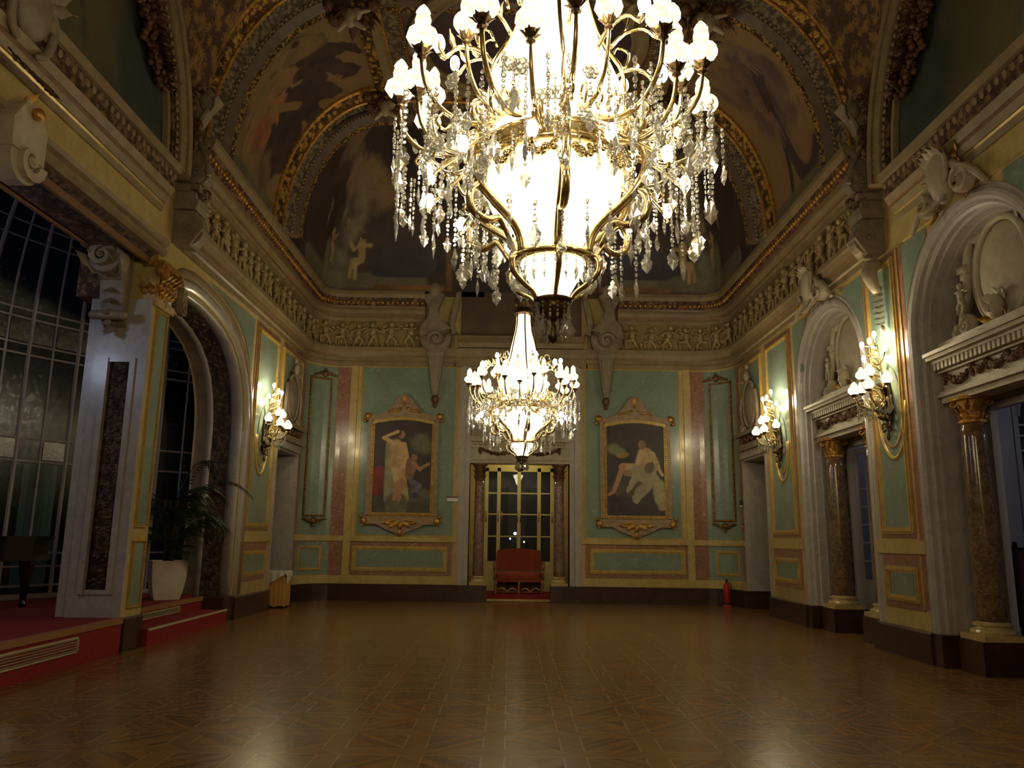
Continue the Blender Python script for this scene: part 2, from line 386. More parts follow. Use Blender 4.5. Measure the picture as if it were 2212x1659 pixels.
# ------------------------------------------------------------------ room plan: s runs round the walls, 0 = centre of the back wall
HW, DB, RC = 5.5, 20.4, .85
AL = RC*PI/2; S1 = HW-RC; S2 = S1+AL
def W(s_):
    g = 1 if s_ >= 0 else -1; a = abs(s_)
    if a <= S1: return (s_, DB, 0, -1)
    if a <= S2:
        t = (a-S1)/RC
        return (g*(S1+RC*math.sin(t)), DB-RC+RC*math.cos(t), -g*math.sin(t), -math.cos(t))
    return (g*HW, DB-RC-(a-S2), -g, 0)
def sy(y): return S2+(DB-RC-y)
def P(s_, d, z):
    x, y, nx, ny = W(s_); return (x+nx*d, y+ny*d, z)
def brk(s0, s1, step=.12):
    o = [s0, s1]
    for g in (1, -1):
        n = int(AL/step)
        for i in range(n+1):
            q = g*(S1+AL*i/n)
            if s0 < q < s1: o.append(q)
    return sorted(set(round(q, 5) for q in o))
def slab(mb, s0, s1, z0, z1, d0, d1):
    if s0 > s1: s0, s1 = s1, s0
    q = brk(s0, s1)
    for a, b in zip(q[:-1], q[1:]):
        mb.add([P(a, d0, z0), P(b, d0, z0), P(b, d1, z0), P(a, d1, z0), P(a, d0, z1), P(b, d0, z1), P(b, d1, z1), P(a, d1, z1)],
               [(0, 3, 2, 1), (4, 5, 6, 7), (2, 3, 7, 6)]+([(3, 0, 4, 7)] if a == q[0] else [])+([(1, 2, 6, 5)] if b == q[-1] else []))
def run(mb, s0, s1, prof):
    """moulding with closed profile [(d,z)] along the wall"""
    if s0 > s1: s0, s1 = s1, s0
    pts = []
    for q in brk(s0, s1, .1):
        x, y, nx, ny = W(q); pts.append(((x, y, 0), (nx, ny, 0), (0, 0, 1)))
    mb.band(pts, prof)
def rectframe(mb, s0, s1, z0, z1, w_, d0, d1):
    if s0 > s1: s0, s1 = s1, s0
    for (a, b, c, e) in ((s0, s1, z0, z0+w_), (s0, s1, z1-w_, z1), (s0, s0+w_, z0+w_, z1-w_), (s1-w_, s1, z0+w_, z1-w_)):
        slab(mb, a, b, c, e, d0, d1)
        g = w_*.3
    i = w_*.35
    for (a, b, c, e) in ((s0+i, s1-i, z0+i, z0+w_-i), (s0+i, s1-i, z1-w_+i, z1-i), (s0+i, s0+w_-i, z0+w_-i, z1-w_+i), (s1-w_+i, s1-i, z0+w_-i, z1-w_+i)):
        slab(mb, a, b, c, e, d1, d1+.02)
class SD:
    """mapping for things fixed on a wall: local (u along s, out, z)"""
    def __init__(s, s0, z0=0, d0=0): s.s0, s.z0, s.d0 = s0, z0, d0
    def __call__(s, u, o, z): return P(s.s0+u, s.d0+o, s.z0+z)

# ================================================================== SHELL
b = MB(); b.box(-5.95, 6.3, -6, 20.45, -.1, 0); struct(b, 'floor', 'parquet')
WT = .6
def fillarch(mb, g, curve, ztop, d0=-WT, d1=0):
    """wall above an arch curve [(y,z)]"""
    for (y0, z0), (y1, z1) in zip(curve[:-1], curve[1:]):
        if abs(y0-y1) < 1e-4: continue
        x0, x1 = g*(HW-d0), g*(HW-d1)
        mb.add([(x0, y0, z0), (x1, y0, z0), (x1, y1, z1), (x0, y1, z1), (x0, y0, ztop), (x1, y0, ztop), (x1, y1, ztop), (x0, y1, ztop)],
               [(0, 3, 2, 1), (4, 5, 6, 7), (0, 1, 5, 4), (1, 2, 6, 5), (2, 3, 7, 6), (3, 0, 4, 7)])
def rarch(yc, r, n=24): return [(yc+r*math.cos(PI*i/n), 4.4+r*math.sin(PI*i/n)) for i in range(n+1)]
LARCH = [(15.5, 3.6), (15.46, 3.9), (15.36, 4.25), (15.18, 4.6), (14.9, 4.9), (14.55, 5.12), (14.1, 5.28), (13.6, 5.38), (13.0, 5.44), (12.5, 5.44), (12.15, 5.38), (11.9, 5.25), (11.75, 5.05)]
# back wall
b = MB()
slab(b, -S2, -1.28, 0, 8.0, -.5, 0); slab(b, 1.28, S2, 0, 8.0, -.5, 0); slab(b, -1.28, 1.28, 5.95, 8.0, -.5, 0)
struct(b, 'wall_back', 'cream')
for g, nm in ((1, 'wall_right'), (-1, 'wall_left')):
    b = MB(); S_ = lambda y0, y1, z0, z1, d0=-WT, d1=0: slab(b, g*sy(y0), g*sy(y1), z0, z1, d0, d1)
    S_(19.5, 19.55, 0, 8); S_(17.7, 19.5, 3.55, 8); S_(15.62 if g > 0 else 15.5, 17.7, 0, 8)
    if g > 0:
        for yc in (14.05, 9.5): fillarch(b, g, rarch(yc, 1.57), 6.95)
        S_(12.48, 15.62, 6.95, 8); S_(11.07, 12.48, 0, 8); S_(10.9, 11.07, 6.95, 8)
        S_(-5.5, 7.93, 0, 6.95)
    else:
        fillarch(b, g, LARCH, 8, -.95); S_(15.5, 15.66, 0, 8, -.95, -.59); S_(11.2, 11.75, 0, 8, -.72, 0); S_(3.4, 11.2, 5.72, 6.95); S_(-5.5, 3.4, 0, 6.95)
    struct(b, nm, 'cream')
b = MB(); b.box(-6, 6, -6, -5.5, 0, 11.5); struct(b, 'wall_front', 'creamp')

# plinths
def prof_box(d, z0, z1, bev=.02): return [(-.02, z0), (d, z0), (d, z1-bev), (d-bev, z1), (-.02, z1)]
b = MB(); run(b, -sy(19.5), -1.0, prof_box(.09, 0, .41)); run(b, 1.0, sy(19.5), prof_box(.09, 0, .41))
b.box(-1.56, -.80, 20.28, 20.72, 0, .41); b.box(.80, 1.56, 20.28, 20.72, 0, .41)
struct(b, 'baseboard_back', 'plinth')
b = MB(); run(b, sy(15.55), sy(17.7), prof_box(.09, 0, .41)); run(b, sy(11.0), sy(12.55), prof_box(.09, 0, .41)); run(b, sy(7.9), sy(-5.5), prof_box(.09, 0, .41))
for y0, y1 in ((19.48, 19.56), (17.66, 17.74)): b.box(5.42, 6.12, y0, y1, 0, .41)
for yc in (14.05, 9.5):
    for q in (-1, 1):
        b.box(5.44, 6.12, yc+q*1.28-.0, yc+q*1.56, 0, .41)
        b.box(5.58, 6.2, yc+q*.86-.27, yc+q*.86+.27, 0, .41); b.box(5.75, 6.2, yc+q*.86, yc+q*1.30, 0, .41)
struct(b, 'baseboard_right', 'plinth')
b = MB(); run(b, -sy(17.7), -sy(15.5), prof_box(.09, 0, .41)); run(b, -sy(11.75), -sy(11.2), prof_box(.05, 0, .45)); run(b, -sy(3.4), -sy(-5.5), prof_box(.09, 0, .41))
for y0, y1 in ((19.48, 19.56), (17.66, 17.74)): b.box(-6.12, -5.42, y0, y1, 0, .41)
b.box(-6.2, -5.45, 15.0, 15.52, 0, .44)
struct(b, 'baseboard_left', 'plinth')

# ---------------------------------------------------------------- wall panelling
teal, cream, pink, gilt, white = MB(), MB(), MB(), MB(), MB()
for g in (1, -1):
    def T_(mb, a, c, z0, z1, d=.012): slab(mb, g*a, g*c, z0, z1, -.05, d)
    def F_(mb, a, c, z0, z1, w_, d=.03): rectframe(mb, g*a, g*c, z0, z1, w_, 0, d)
    # back wall field with the painting
    T_(teal, 1.68, 4.14, 1.60, 5.96); F_(gilt, 1.66, 4.16, 1.58, 5.98, .035, .02)
    T_(pink, 1.68, 4.30, .62, 1.44); T_(cream, 1.80, 4.20, .72, 1.34, .02); T_(teal, 1.90, 4.10, .82, 1.24, .03); F_(gilt, 1.80, 4.20, .72, 1.34, .10, .035)
    T_(pink, 4.44, 4.80, .62, 5.93, .02); T_(cream, 4.26, 4.44, .41, 5.98, .04)
    # curved corner
    T_(teal, 4.80, 5.80, .62, 1.44); T_(pink, 5.80, 5.98, .62, 1.44); F_(gilt, 4.98, 5.66, .72, 1.33, .07, .03)
    T_(teal, 4.80, 5.80, 1.60, 5.93); T_(pink, 5.80, 5.98, 1.60, 5.93)
    # dado band
    slab(cream, g*1.58, g*5.99, 1.45, 1.585, 0, .05); slab(cream, g*1.58, g*5.99, .41, .6, 0, .03)
    # door surround of the back wall
    for a, c, d in ((1.28, 1.58, .05), (1.34, 1.38, .075), (1.42, 1.52, .085)): slab(white, g*a, g*c, .41, 6.0, -.45, d)
    # side wall panel next to the corner doorway
    def sp(mb, y0, y1, z0, z1, d=.012): slab(mb, g*sy(y0), g*sy(y1), z0, z1, -.05, d)
    def sf(mb, y0, y1, z0, z1, w_, d=.03): rectframe(mb, g*sy(y0), g*sy(y1), z0, z1, w_, 0, d)
    spans = [(15.95, 17.35)]
    if g > 0: spans.append((11.35, 12.25))
    for y0, y1 in spans:
        sp(pink, y0-.12, y1+.12, 1.66, 5.93, .012); sp(teal, y0+.08, y1-.08, 1.80, 5.75, .022); sf(gilt, y0-.02, y1+.02, 1.72, 5.84, .10, .035)
        sp(pink, y0-.12, y1+.12, .66, 1.42, .012)
        sp(teal, y0+.10, y1-.10, .84, 1.18, .03); sf(gilt, y0-.02, y1+.02, .76, 1.26, .09, .035)
        sp(cream, y0-.3, y1+.3, 1.44, 1.62, .04)
    if g > 0:
        sp(pink, 11.08, 11.2, .7, 5.9, .015); sp(gilt, 11.2, 11.24, .7, 5.9, .03)
    # above doorway in the corner
    sp(teal, 17.85, 19.4, 3.9, 5.75, .012); sf(gilt, 17.78, 19.46, 3.85, 5.85, .06, .03); sp(pink, 17.75, 19.48, 5.86, 5.95, .02)
    sp(white, 17.62, 19.55, 3.55, 3.72, .07)
    # doorway reveals
    for y0, y1 in ((19.46, 19.52), (17.68, 17.74)): white.box(min(g*5.46, g*6.12), max(g*5.46, g*6.12), y0, y1, .41, 3.56)
    white.box(min(g*5.5, g*6.12), max(g*5.5, g*6.12), 17.7, 19.5, 3.5, 3.56)
    # spandrels over arches
    if g > 0:
        sp(teal, 15.3, 15.62, 4.9, 5.9, .008); sp(teal, 12.5, 12.95, 5.3, 5.9, .008)
        for yc in (14.05, 9.5):
            for q in (-1, 1):
                for i in range(10):
                    a0, a1 = i/10*1.0, (i+1)/10*1.0
                    y_a, y_b = yc+q*1.62*math.cos(a0), yc+q*1.62*math.cos(a1)
                    z_a, z_b = 4.4+1.62*math.sin(a0), 4.4+1.62*math.sin(a1)
                    x0, x1 = g*(HW+.02), g*(HW-.012)
                    e = yc+q*1.56
                    teal.add([(x1, y_a, z_a), (x1, y_b, z_b), (x1, y_b, 5.9), (x1, y_a, 5.9)], [(0, 1, 2, 3)])
    else:
        for i in range(3, 9):
            (y_a, z_a), (y_b, z_b) = LARCH[i-1], LARCH[i]
            x1 = g*(HW-.012); teal.add([(x1, y_a+.3, min(z_a+.42, 5.9)), (x1, y_b+.3, min(z_b+.42, 5.9)), (x1, y_b+.3, 5.9), (x1, y_a+.3, 5.9)], [(0, 1, 2, 3)])
# narrow left pier: cream frame and green inlays facing the room
for z0, z1 in ((.6, 1.45), (1.7, 4.8)):
    slab(teal, -sy(11.62), -sy(11.32), z0, z1, -.02, .012); rectframe(gilt, -sy(11.66), -sy(11.28), z0-.04, z1+.04, .03, 0, .02)
slab(cream, -sy(11.76), -sy(11.18), 4.86, 4.98, 0, .06)
trim(teal, 'teal'); trim(cream, 'cream'); trim(pink, 'pink'); trim(gilt, 'gilt_line'); trim(white, 'white')

# ---------------------------------------------------------------- entablatures
def archi(mbs, s0, s1):
    run(mbs['creamp'], s0, s1, [(0, 5.98), (.05, 5.98), (.05, 6.08), (.09, 6.10), (.09, 6.2), (0, 6.2)])
    run(mbs['pinkl'], s0, s1, [(0, 6.2), (.11, 6.2), (.13, 6.25), (0, 6.25)])
    run(mbs['creamp'], s0, s1, [(0, 6.25), (.13, 6.25), (.17, 6.34), (.20, 6.38), (.20, 6.46), (0, 6.46)])
def corn(mbs, s0, s1):
    run(mbs['creamp'], s0, s1, [(0, 7.18), (.06, 7.18), (.08, 7.26), (.14, 7.30), (0, 7.30)])
    run(mbs['pinkl'], s0, s1, [(0, 7.30), (.13, 7.30), (.15, 7.36), (0, 7.36)])
    run(mbs['creamp'], s0, s1, [(0, 7.36), (.18, 7.36), (.22, 7.44), (.22, 7.50), (0, 7.50)])
    run(mbs['pinkl'], s0, s1, [(0, 7.50), (.19, 7.50), (.22, 7.56), (0, 7.56)])
    run(mbs['leafband'], s0, s1, [(0, 7.56), (.26, 7.56), (.34, 7.75), (0, 7.75)])
    run(mbs['creamp'], s0, s1, [(0, 7.75), (.37, 7.75), (.40, 7.84), (.40, 7.93), (0, 7.95)])
    a, c = sorted((s0, s1)); n = int((c-a)/.13)
    for i in range(n):
        q = a+(i+.5)*(c-a)/n; p = P(q, .30, 7.64); mbs['gold'].ell(p, (.045, .045, .055), 6, 4)
mbs = {k: MB() for k in ('creamp', 'pinkl', 'leafband', 'gold')}
for g in (1, -1):
    archi(mbs, g*1.72, g*sy(11.9)); corn(mbs, g*2.55, g*sy(11.9))
run(mbs['creamp'], -1.75, 1.75, [(0, 5.98), (.05, 5.98), (.05, 6.2), (.1, 6.25), (.14, 6.46), (0, 6.46)])
run(mbs['creamp'], -1.65, 1.65, [(0, 6.5), (.1, 6.5), (.12, 6.62), (.2, 6.66), (.2, 6.8), (0, 6.8)])
M['pinkl'] = mat('brown rose moulding', (.19, .105, .055), (.24, .13, .06), 6, .4)
trim(mbs['creamp'], 'creamp'); trim(mbs['pinkl'], 'pinkl'); trim(mbs['leafband'], 'leafband'); trim(mbs['gold'], 'gold', True)
b = MB()
for g in (1, -1): slab(b, g*1.75, g*sy(11.9), 6.46, 7.2, -.02, .03)
trim(b, 'friezebg')
b = MB(); slab(b, -1.6, 1.6, 6.8, 7.98, 0, .03); trim(b, 'murky')
# dentils of the ledge between the consoles
b = MB()
for i in range(26): slab(b, -1.6+i*.125, -1.54+i*.125, 6.66, 6.74, .18, .24)
trim(b, 'creamp')
# near bay entablature
mbs = {k: MB() for k in ('creamp', 'pinkl', 'leafband', 'gold', 'gilt', 'cream')}
for g in (1, -1):
    a, c = g*sy(11.0), g*sy(-5.5)
    run(mbs['cream'], a, c, [(0, 5.93), (.04, 5.93), (.04, 6.26), (0, 6.26)])
    run(mbs['creamp'], a, c, [(0, 6.26), (.07, 6.26), (.09, 6.34), (0, 6.34)])
    run(mbs['gilt'], a, c, [(0, 6.34), (.08, 6.34), (.10, 6.37), (0, 6.37)])
    run(mbs['creamp'], a, c, [(0, 6.37), (.12, 6.37), (.16, 6.46), (0, 6.46)])
    run(mbs['pinkl'], a, c, [(0, 6.46), (.14, 6.46), (.18, 6.5), (0, 6.5)])
    run(mbs['creamp'], a, c, [(0, 6.5), (.19, 6.5), (.24, 6.6), (0, 6.6)])
    run(mbs['leafband'], a, c, [(0, 6.6), (.22, 6.6), (.25, 6.84), (0, 6.84)])
    run(mbs['creamp'], a, c, [(0, 6.84), (.30, 6.84), (.33, 6.95), (0, 6.97)])
    for i in range(62):
        y = 10.95-i*.145; mbs['creamp'].ell((g*(HW-.235), y, 6.79), (.02, .05, .06), 8, 5)
# left beam over the wide opening
run(mbs['creamp'], -sy(11.3), -sy(3.0), [(-.1, 5.66), (.03, 5.66), (.08, 5.70), (.08, 5.76), (.04, 5.79), (.1, 5.82), (.12, 5.88), (.04, 5.93), (-.1, 5.93)])
for k in ('creamp', 'pinkl', 'leafband', 'cream'): trim(mbs[k], k, k == 'xx')
trim(mbs['gilt'], 'gilt_line')
b = MB(); run(b, -sy(11.2), -sy(3.4), [(-.72, 5.72), (-.72, 5.60), (-.60, 5.52), (-.2, 5.56), (-.05, 5.66), (-.05, 5.72)]); trim(b, 'brownorn')
b = MB()
for d in (-.70, -.16): run(b, -sy(11.2), -sy(3.4), [(d, 5.5), (d+.05, 5.5), (d+.05, 5.6), (d, 5.6)])
trim(b, 'pinkl')

# ---------------------------------------------------------------- archivolts
def archband(mb, g, curve, prof):
    n = len(curve); pts = []
    cy = sum(c[0] for c in curve)/n; cz = sum(c[1] for c in curve)/n
    for i, (y, z) in enumerate(curve):
        a, c = curve[max(i-1, 0)], curve[min(i+1, n-1)]; t = Vector((c[0]-a[0], c[1]-a[1])).normalized(); nn = Vector((t.y, -t.x))
        pts.append(((g*HW, y, z), (0, nn.x, nn.y), (-g, 0, 0)))
    # outward side: make the crown point upwards
    k = max(range(n), key=lambda i: curve[i][1])
    if pts[k][1][2] < 0: pts = [(p, (0, -a[1], -a[2]), q) for p, a, q in pts]
    mb.band(pts, prof)
def full_rarch(yc, r): return [(yc+r, .41), (yc+r, 2.4)]+rarch(yc, r, 32)+[(yc-r, 2.4), (yc-r, .41)]
b = MB()
for yc in (14.05, 9.5):
    archband(b, 1, full_rarch(yc, 1.28), [(0, -.6), (0, -.30), (.03, -.30), (.03, -.17), (.06, -.15), (.06, -.08), (.09, -.05), (.12, -.05), (.13, .0), (.17, .035), (.22, .045), (.26, .03), (.27, .0), (.29, .0), (.30, .02), (.33, .01), (.33, -.05), (.1, -.6)])
trim(b, 'white')
full_l = [(15.5, .44), (15.5, 2.0)]+LARCH+[(11.75, 4.9)]
b = MB(); archband(b, -1, full_l, [(0, -.12), (.0, -.04), (.05, 0), (.07, .04), (.12, .07), (.17, .05), (.2, .02), (.2, -.04)]); trim(b, 'white', True)
b = MB(); archband(b, -1, full_l, [(.2, -.02), (.2, .03), (.25, .06), (.3, .07), (.35, .05), (.38, .02), (.38, -.02)]); trim(b, 'creamp', True)
b = MB(); archband(b, -1, full_l, [(.02, -.02), (-.03, -.03), (-.055, -.08), (-.055, -.18), (-.02, -.25), (.02, -.25)]); archband(b, -1, full_l, [(0, -.60), (-.05, -.60), (-.06, -.66), (-.04, -.72), (0, -.74)]); trim(b, 'white', True)
b = MB(); archband(b, -1, full_l, [(.03, -.24), (-.02, -.24), (-.02, -.61), (.03, -.61)]); trim(b, 'brownorn')
b = MB(); archband(b, -1, full_l, [(.03, -.73), (-.015, -.73), (-.015, -.93), (-.05, -.96), (.03, -.97)]); trim(b, 'creamp')
b = MB(); random.seed(5)
for y, z in [(15.5, .75+i*.06) for i in range(48)]: b.ell((-5.5-.42+random.uniform(-.09, .09), y-.02, z), (.04, .03, .025), 6, 4)
for (y0, z0), (y1, z1) in zip(LARCH[:-1], LARCH[1:]):
    for k in range(8): b.ell((-5.92+random.uniform(-.1, .1), y0+(y1-y0)*k/8, z0+(z1-z0)*k/8-.02), .035, 6, 4)
trim(b, 'brownorn', True)
# pier faces looking at the camera with recessed carved band
b = MB()
b.box(-6.26, -5.5, 11.14, 11.2, .45, .82); b.box(-6.26, -5.5, 11.14, 11.2, 4.0, 4.95)
b.box(-5.72, -5.5, 11.14, 11.2, .82, 4.0); b.box(-6.26, -6.02, 11.14, 11.2, .82, 4.0)
b.box(-6.10, -6.02, 11.09, 11.14, .76, 4.06); b.box(-5.72, -5.64, 11.11, 11.14, .76, 4.06); b.box(-6.02, -5.72, 11.11, 11.14, .76, .82); b.box(-6.02, -5.72, 11.11, 11.14, 4.0, 4.06)
b.box(-6.4, -6.26, 11.18, 11.5, .45, 5.0)
trim(b, 'white')
b = MB(); b.box(-6.02, -5.72, 11.17, 11.205, .82, 4.0)
random.seed(3)
for i in range(70):
    z = .88+i*.0445
    for k in range(2): b.ell((-5.87+random.uniform(-.10, .10), 11.165, z+random.uniform(-.02, .02)), (.035, .025, .022), 6, 4)
trim(b, 'brownorn', True)
# right arches: carved band next to the columns
b = MB()
for yc in (14.05, 9.5):
    for q in (1, -1):
        b.box(5.98, 6.2, yc+1.08 if q > 0 else yc-1.3, yc+1.3 if q > 0 else yc-1.08, .41, 3.5)
        for i in range(58):
            b.ell((5.95, yc+q*1.21, .5+i*.05), (.035, .03, .03), 6, 4)
trim(b, 'brownorn')

# ---------------------------------------------------------------- ceiling
Z0, HC = 7.93, 3.12
def cove(s_, t, y1=16.0, d=.25, HC=3.12):
    x, y, z = P(s_, d, 0); qx = max(-3.1, min(3.1, x)); qy = min(y, y1); a = t*PI/2
    return (qx+(x-qx)*math.cos(a), qy+(y-qy)*math.cos(a), Z0+HC*math.sin(a))
def nz(u, v, seed=0, oct_=4):
    rs = np.random.RandomState(seed); out = np.zeros_like(u, dtype=float); amp = 1; tot = 0
    for o in range(oct_):
        G = rs.rand(64, 64); uu = u*2**o; vv = v*2**o
        i = np.floor(uu).astype(int); j = np.floor(vv).astype(int); fu = uu-i; fv = vv-j
        fu = fu*fu*(3-2*fu); fv = fv*fv*(3-2*fv)
        g_ = lambda a, c: G[a % 64, c % 64]
        out += amp*((g_(i, j)*(1-fu)+g_(i+1, j)*fu)*(1-fv)+(g_(i, j+1)*(1-fu)+g_(i+1, j+1)*fu)*fv); tot += amp; amp *= .5
    return out/tot
class Pic:
    """picture painted in numpy on (u,v) in 0..1 with aspect k = width/height"""
    def __init__(s, nu, nv, k, seed, base, base2, sc=4):
        s.nu, s.nv, s.k, s.seed = nu, nv, k, seed
        s.V, s.U = np.mgrid[0:nv+1, 0:nu+1]; s.U = s.U/nu; s.V = s.V/nv
        n = nz(s.U*sc*k+3, s.V*sc+5, seed); n = np.clip((n-.3)/.4, 0, 1)[..., None]
        s.C = np.array(base)*(1-n)+np.array(base2)*n; s.q = seed
    def _mix(s, m_, c, c2=None):
        m_ = np.clip(m_, 0, 1)[..., None]; c = np.array(c)
        s.q += 1
        if c2 is not None:
            n = np.clip((nz(s.U*9*s.k, s.V*9, s.q)-.3)/.4, 0, 1)[..., None]; c = c*(1-n)+np.array(c2)*n
        s.C = s.C*(1-m_)+c*m_
    def seg(s, p, q, r, c, c2=None, r2=None, soft=.25, rag=0):
        k = s.k; U = s.U*k; px, py = p[0]*k, p[1]; qx, qy = q[0]*k, q[1]; dx, dy = qx-px, qy-py; L2 = dx*dx+dy*dy+1e-9
        t = np.clip(((U-px)*dx+(s.V-py)*dy)/L2, 0, 1); d = np.hypot(U-px-t*dx, s.V-py-t*dy); rr = r+((r2 if r2 is not None else r)-r)*t
        if rag: d = d+(nz(s.U*14*k, s.V*14, s.q+50)-.5)*rag
        s._mix((rr-d)/(rr*soft)+.5, c, c2)
    def ell(s, c0, ru, rv, c, c2=None, ang=0, soft=.2, rag=0):
        U = (s.U-c0[0])*s.k; V = s.V-c0[1]; ca, sa = math.cos(ang), math.sin(ang); a = (U*ca+V*sa)/ru; b_ = (-U*sa+V*ca)/rv; d = np.hypot(a, b_)
        if rag: d = d+(nz(s.U*12*s.k, s.V*12, s.q+70)-.5)*rag
        s._mix((1-d)/soft+.5, c, c2)
    def figure(s, x, y, h, col, lean=0, flip=1, sit=False, seed=0):
        r = random.Random(seed); k = s.k; c2 = [q*.72 for q in col]
        X = lambda a, b_: (x+flip*(a*h/k)+lean*b_*h/k, y+b_*h)
        hip, sh = X(0, .5), X(.02, .82)
        s.ell(X(.03, .93), .055*h, .07*h, [q*.8 for q in col], col)
        s.seg(hip, sh, .085*h, col, c2, .10*h)
        if sit: s.seg(hip, X(.22, .46), .07*h, col, c2, .055*h); s.seg(X(.22, .46), X(.25, .1), .05*h, col, c2, .035*h); s.seg(hip, X(.15, .4), .07*h, col, c2); s.seg(X(.15, .4), X(.12, .06), .05*h, col, c2, .03*h)
        else: s.seg(hip, X(.05, .25), .07*h, col, c2, .05*h); s.seg(X(.05, .25), X(.02, 0), .045*h, col, c2, .03*h); s.seg(hip, X(-.08, .24), .07*h, col, c2, .05*h); s.seg(X(-.08, .24), X(-.1, 0), .045*h, col, c2, .03*h)
        s.seg(sh, X(.2, .68+r.uniform(-.1, .1)), .04*h, col, c2); s.seg(X(.2, .68), X(.32, .75+r.uniform(-.15, .15)), .03*h, col, c2)
        s.seg(X(-.08, .8), X(-.2, .62+r.uniform(0, .2)), .04*h, col, c2); s.seg(X(.03, .97), X(.0, .96), .05*h, [.05, .03, .02])
    def mesh(s, name, fn, mt='mural', parent=None, kind=None, smooth=True):
        vs = [fn(i/s.nu, j/s.nv) for j in range(s.nv+1) for i in range(s.nu+1)]; W_ = s.nu+1
        fs = [(j*W_+i, j*W_+i+1, (j+1)*W_+i+1, (j+1)*W_+i) for j in range(s.nv) for i in range(s.nu)]
        me = bpy.data.meshes.new(name); me.from_pydata(vs, [], fs); me.update(); me.materials.append(M[mt])
        at = me.color_attributes.new('Col', 'FLOAT_COLOR', 'POINT')
        col = np.ones((len(vs), 4), np.float32); col[:, :3] = np.clip(s.C.reshape(-1, 3), 0, 1); at.data.foreach_set('color', col.ravel())
        if smooth: me.polygons.foreach_set('use_smooth', [True]*len(me.polygons))
        o = bpy.data.objects.new(name, me); COL.objects.link(o)
        if parent: o.parent = parent
        if kind: o['kind'] = kind
        return o
FLESH = (.36, .24, .12); DK = (.035, .022, .024); DK2 = (.065, .040, .036)
# painted cove over the back wall
p = Pic(420, 90, 4.6, 11, DK, DK2, 5)
for g in (1, -1):
    c = lambda u: .5+g*u
    p.ell((c(.24), .62), .38, .13, (.20, .13, .075), (.26, .17, .09), .2*g, .5, .8)
    p.ell((c(.38), .75), .30, .12, (.15, .10, .07), (.20, .13, .08), 0, .5, .9)
    p.ell((c(.275), .12), .20, .12, (.15, .14, .09), (.10, .09, .07), 0, .3, .5)         # balustrade
    p.ell((c(.25), .40), .12, .14, (.24, .20, .13), (.08, .06, .05), 0, .5, .9)
    p.seg((c(.40), .06), (c(.14), .06), .05, (.17, .15, .10), (.12, .11, .08))
    p.seg((c(.195), .17), (c(.135), .17), .085, (.035, .032, .05), (.05, .05, .07), None, .05)      # dark inset picture
    p.seg((c(.31), .02), (c(.31), .22), .05, (.20, .18, .12), (.13, .12, .08))
    p.seg((c(.20), .02), (c(.11), .02), .02, (.30, .17, .05), (.15, .08, .03))
    p.seg((c(.10), .0), (c(.10), .3), .02, (.20, .11, .04), (.1, .05, .03))
    p.figure(c(.295), .14, .22, FLESH, 0, -g, True, 3); p.figure(c(.222), .05, .27, (.47, .34, .16), 0, g, True, 5)
    p.figure(c(.34), .30, .15, (.3, .2, .11), 0, g, False, 8); p.figure(c(.255), .30, .12, (.26, .18, .1), 0, -g, True, 18)
    p.seg((c(.06), .3), (c(.02), .6), .1, (.15, .1, .07), (.1, .07, .05), None, .5, .2)
s_a = sy(15.9)
p.mesh('ceiling', lambda u, v: cove((u*2-1)*s_a, v, 16.0, .38, 2.82), kind='structure')
# side vault panels of the far bay
YB0, YB1 = 12.75, 15.6
for g in (1, -1):
    p = Pic(130, 110, 1.05, 21+g, (.27, .17, .075), (.22, .135, .06), 3)
    if g < 0:
        for (a, c, r) in (((.3, .55), (.72, .86), .12), ((.35, .5), (.86, .70), .13), ((.4, .45), (.90, .55), .16), ((.25, .65), (.5, .92), .10), ((.25, .5), (.45, .7), .20), ((.6, .3), (.95, .30), .2), ((.5, .35), (.95, .42), .14)):
            p.seg(a, c, r, (.045, .028, .027), (.07, .045, .038), r*.35, .12, .10)
        p.ell((.22, .62), .10, .17, (.27, .17, .07), (.17, .11, .05), -.5, .3, .2)
        p.ell((.25, .30), .27, .22, (.26, .15, .06), (.13, .075, .04), .3, .4, .8)
        p.figure(.3, .12, .5, (.33, .20, .09), .1, 1, False, 2); p.figure(.45, .1, .4, (.36, .17, .08), 0, 1, True, 4); p.figure(.15, .18, .45, (.28, .18, .09), 0, 1, True, 9)
        p.seg((.42, .36), (.68, .5), .025, (.27, .15, .07)); p.ell((.6, .12), .22, .10, (.24, .16, .08), (.12, .07, .04), 0, .4, .9)
        p.ell((.42, .25), .10, .08, (.36, .13, .06), (.2, .08, .04), .5, .5, .6)
    else:
        p.ell((.52, .52), .34, .23, (.10, .055, .05), (.19, .11, .08), .5, .4, 1.0)
        p.ell((.32, .60), .13, .19, (.16, .10, .09), (.10, .06, .06), -.6, .3, .6)
        for i in range(14):
            a = 1.3-i*.26; q = (.30+.22*math.cos(a), .33+.26*math.sin(a)); a2 = a-.26; q2 = (.30+.22*math.cos(a2), .33+.26*math.sin(a2))
            p.seg(q, q2, .045, (.05, .03, .045), (.07, .04, .05), None, .3)
        p.seg((.55, .3), (.62, .05), .03, (.04, .035, .045)); p.figure(.6, .25, .35, (.2, .12, .09), 0, -1, True, 6); p.figure(.30, .55, .3, (.22, .14, .1), 0, 1, True, 7)
    # greenish sill along the bottom and sides, as painted
    p.seg((0, .03), (1, .03), .05, (.15, .13, .07), (.11, .10, .06), None, .1)
    p.mesh('ceiling', lambda u, v: cove(g*sy(YB0+(YB1-YB0)*u), v), kind='structure')
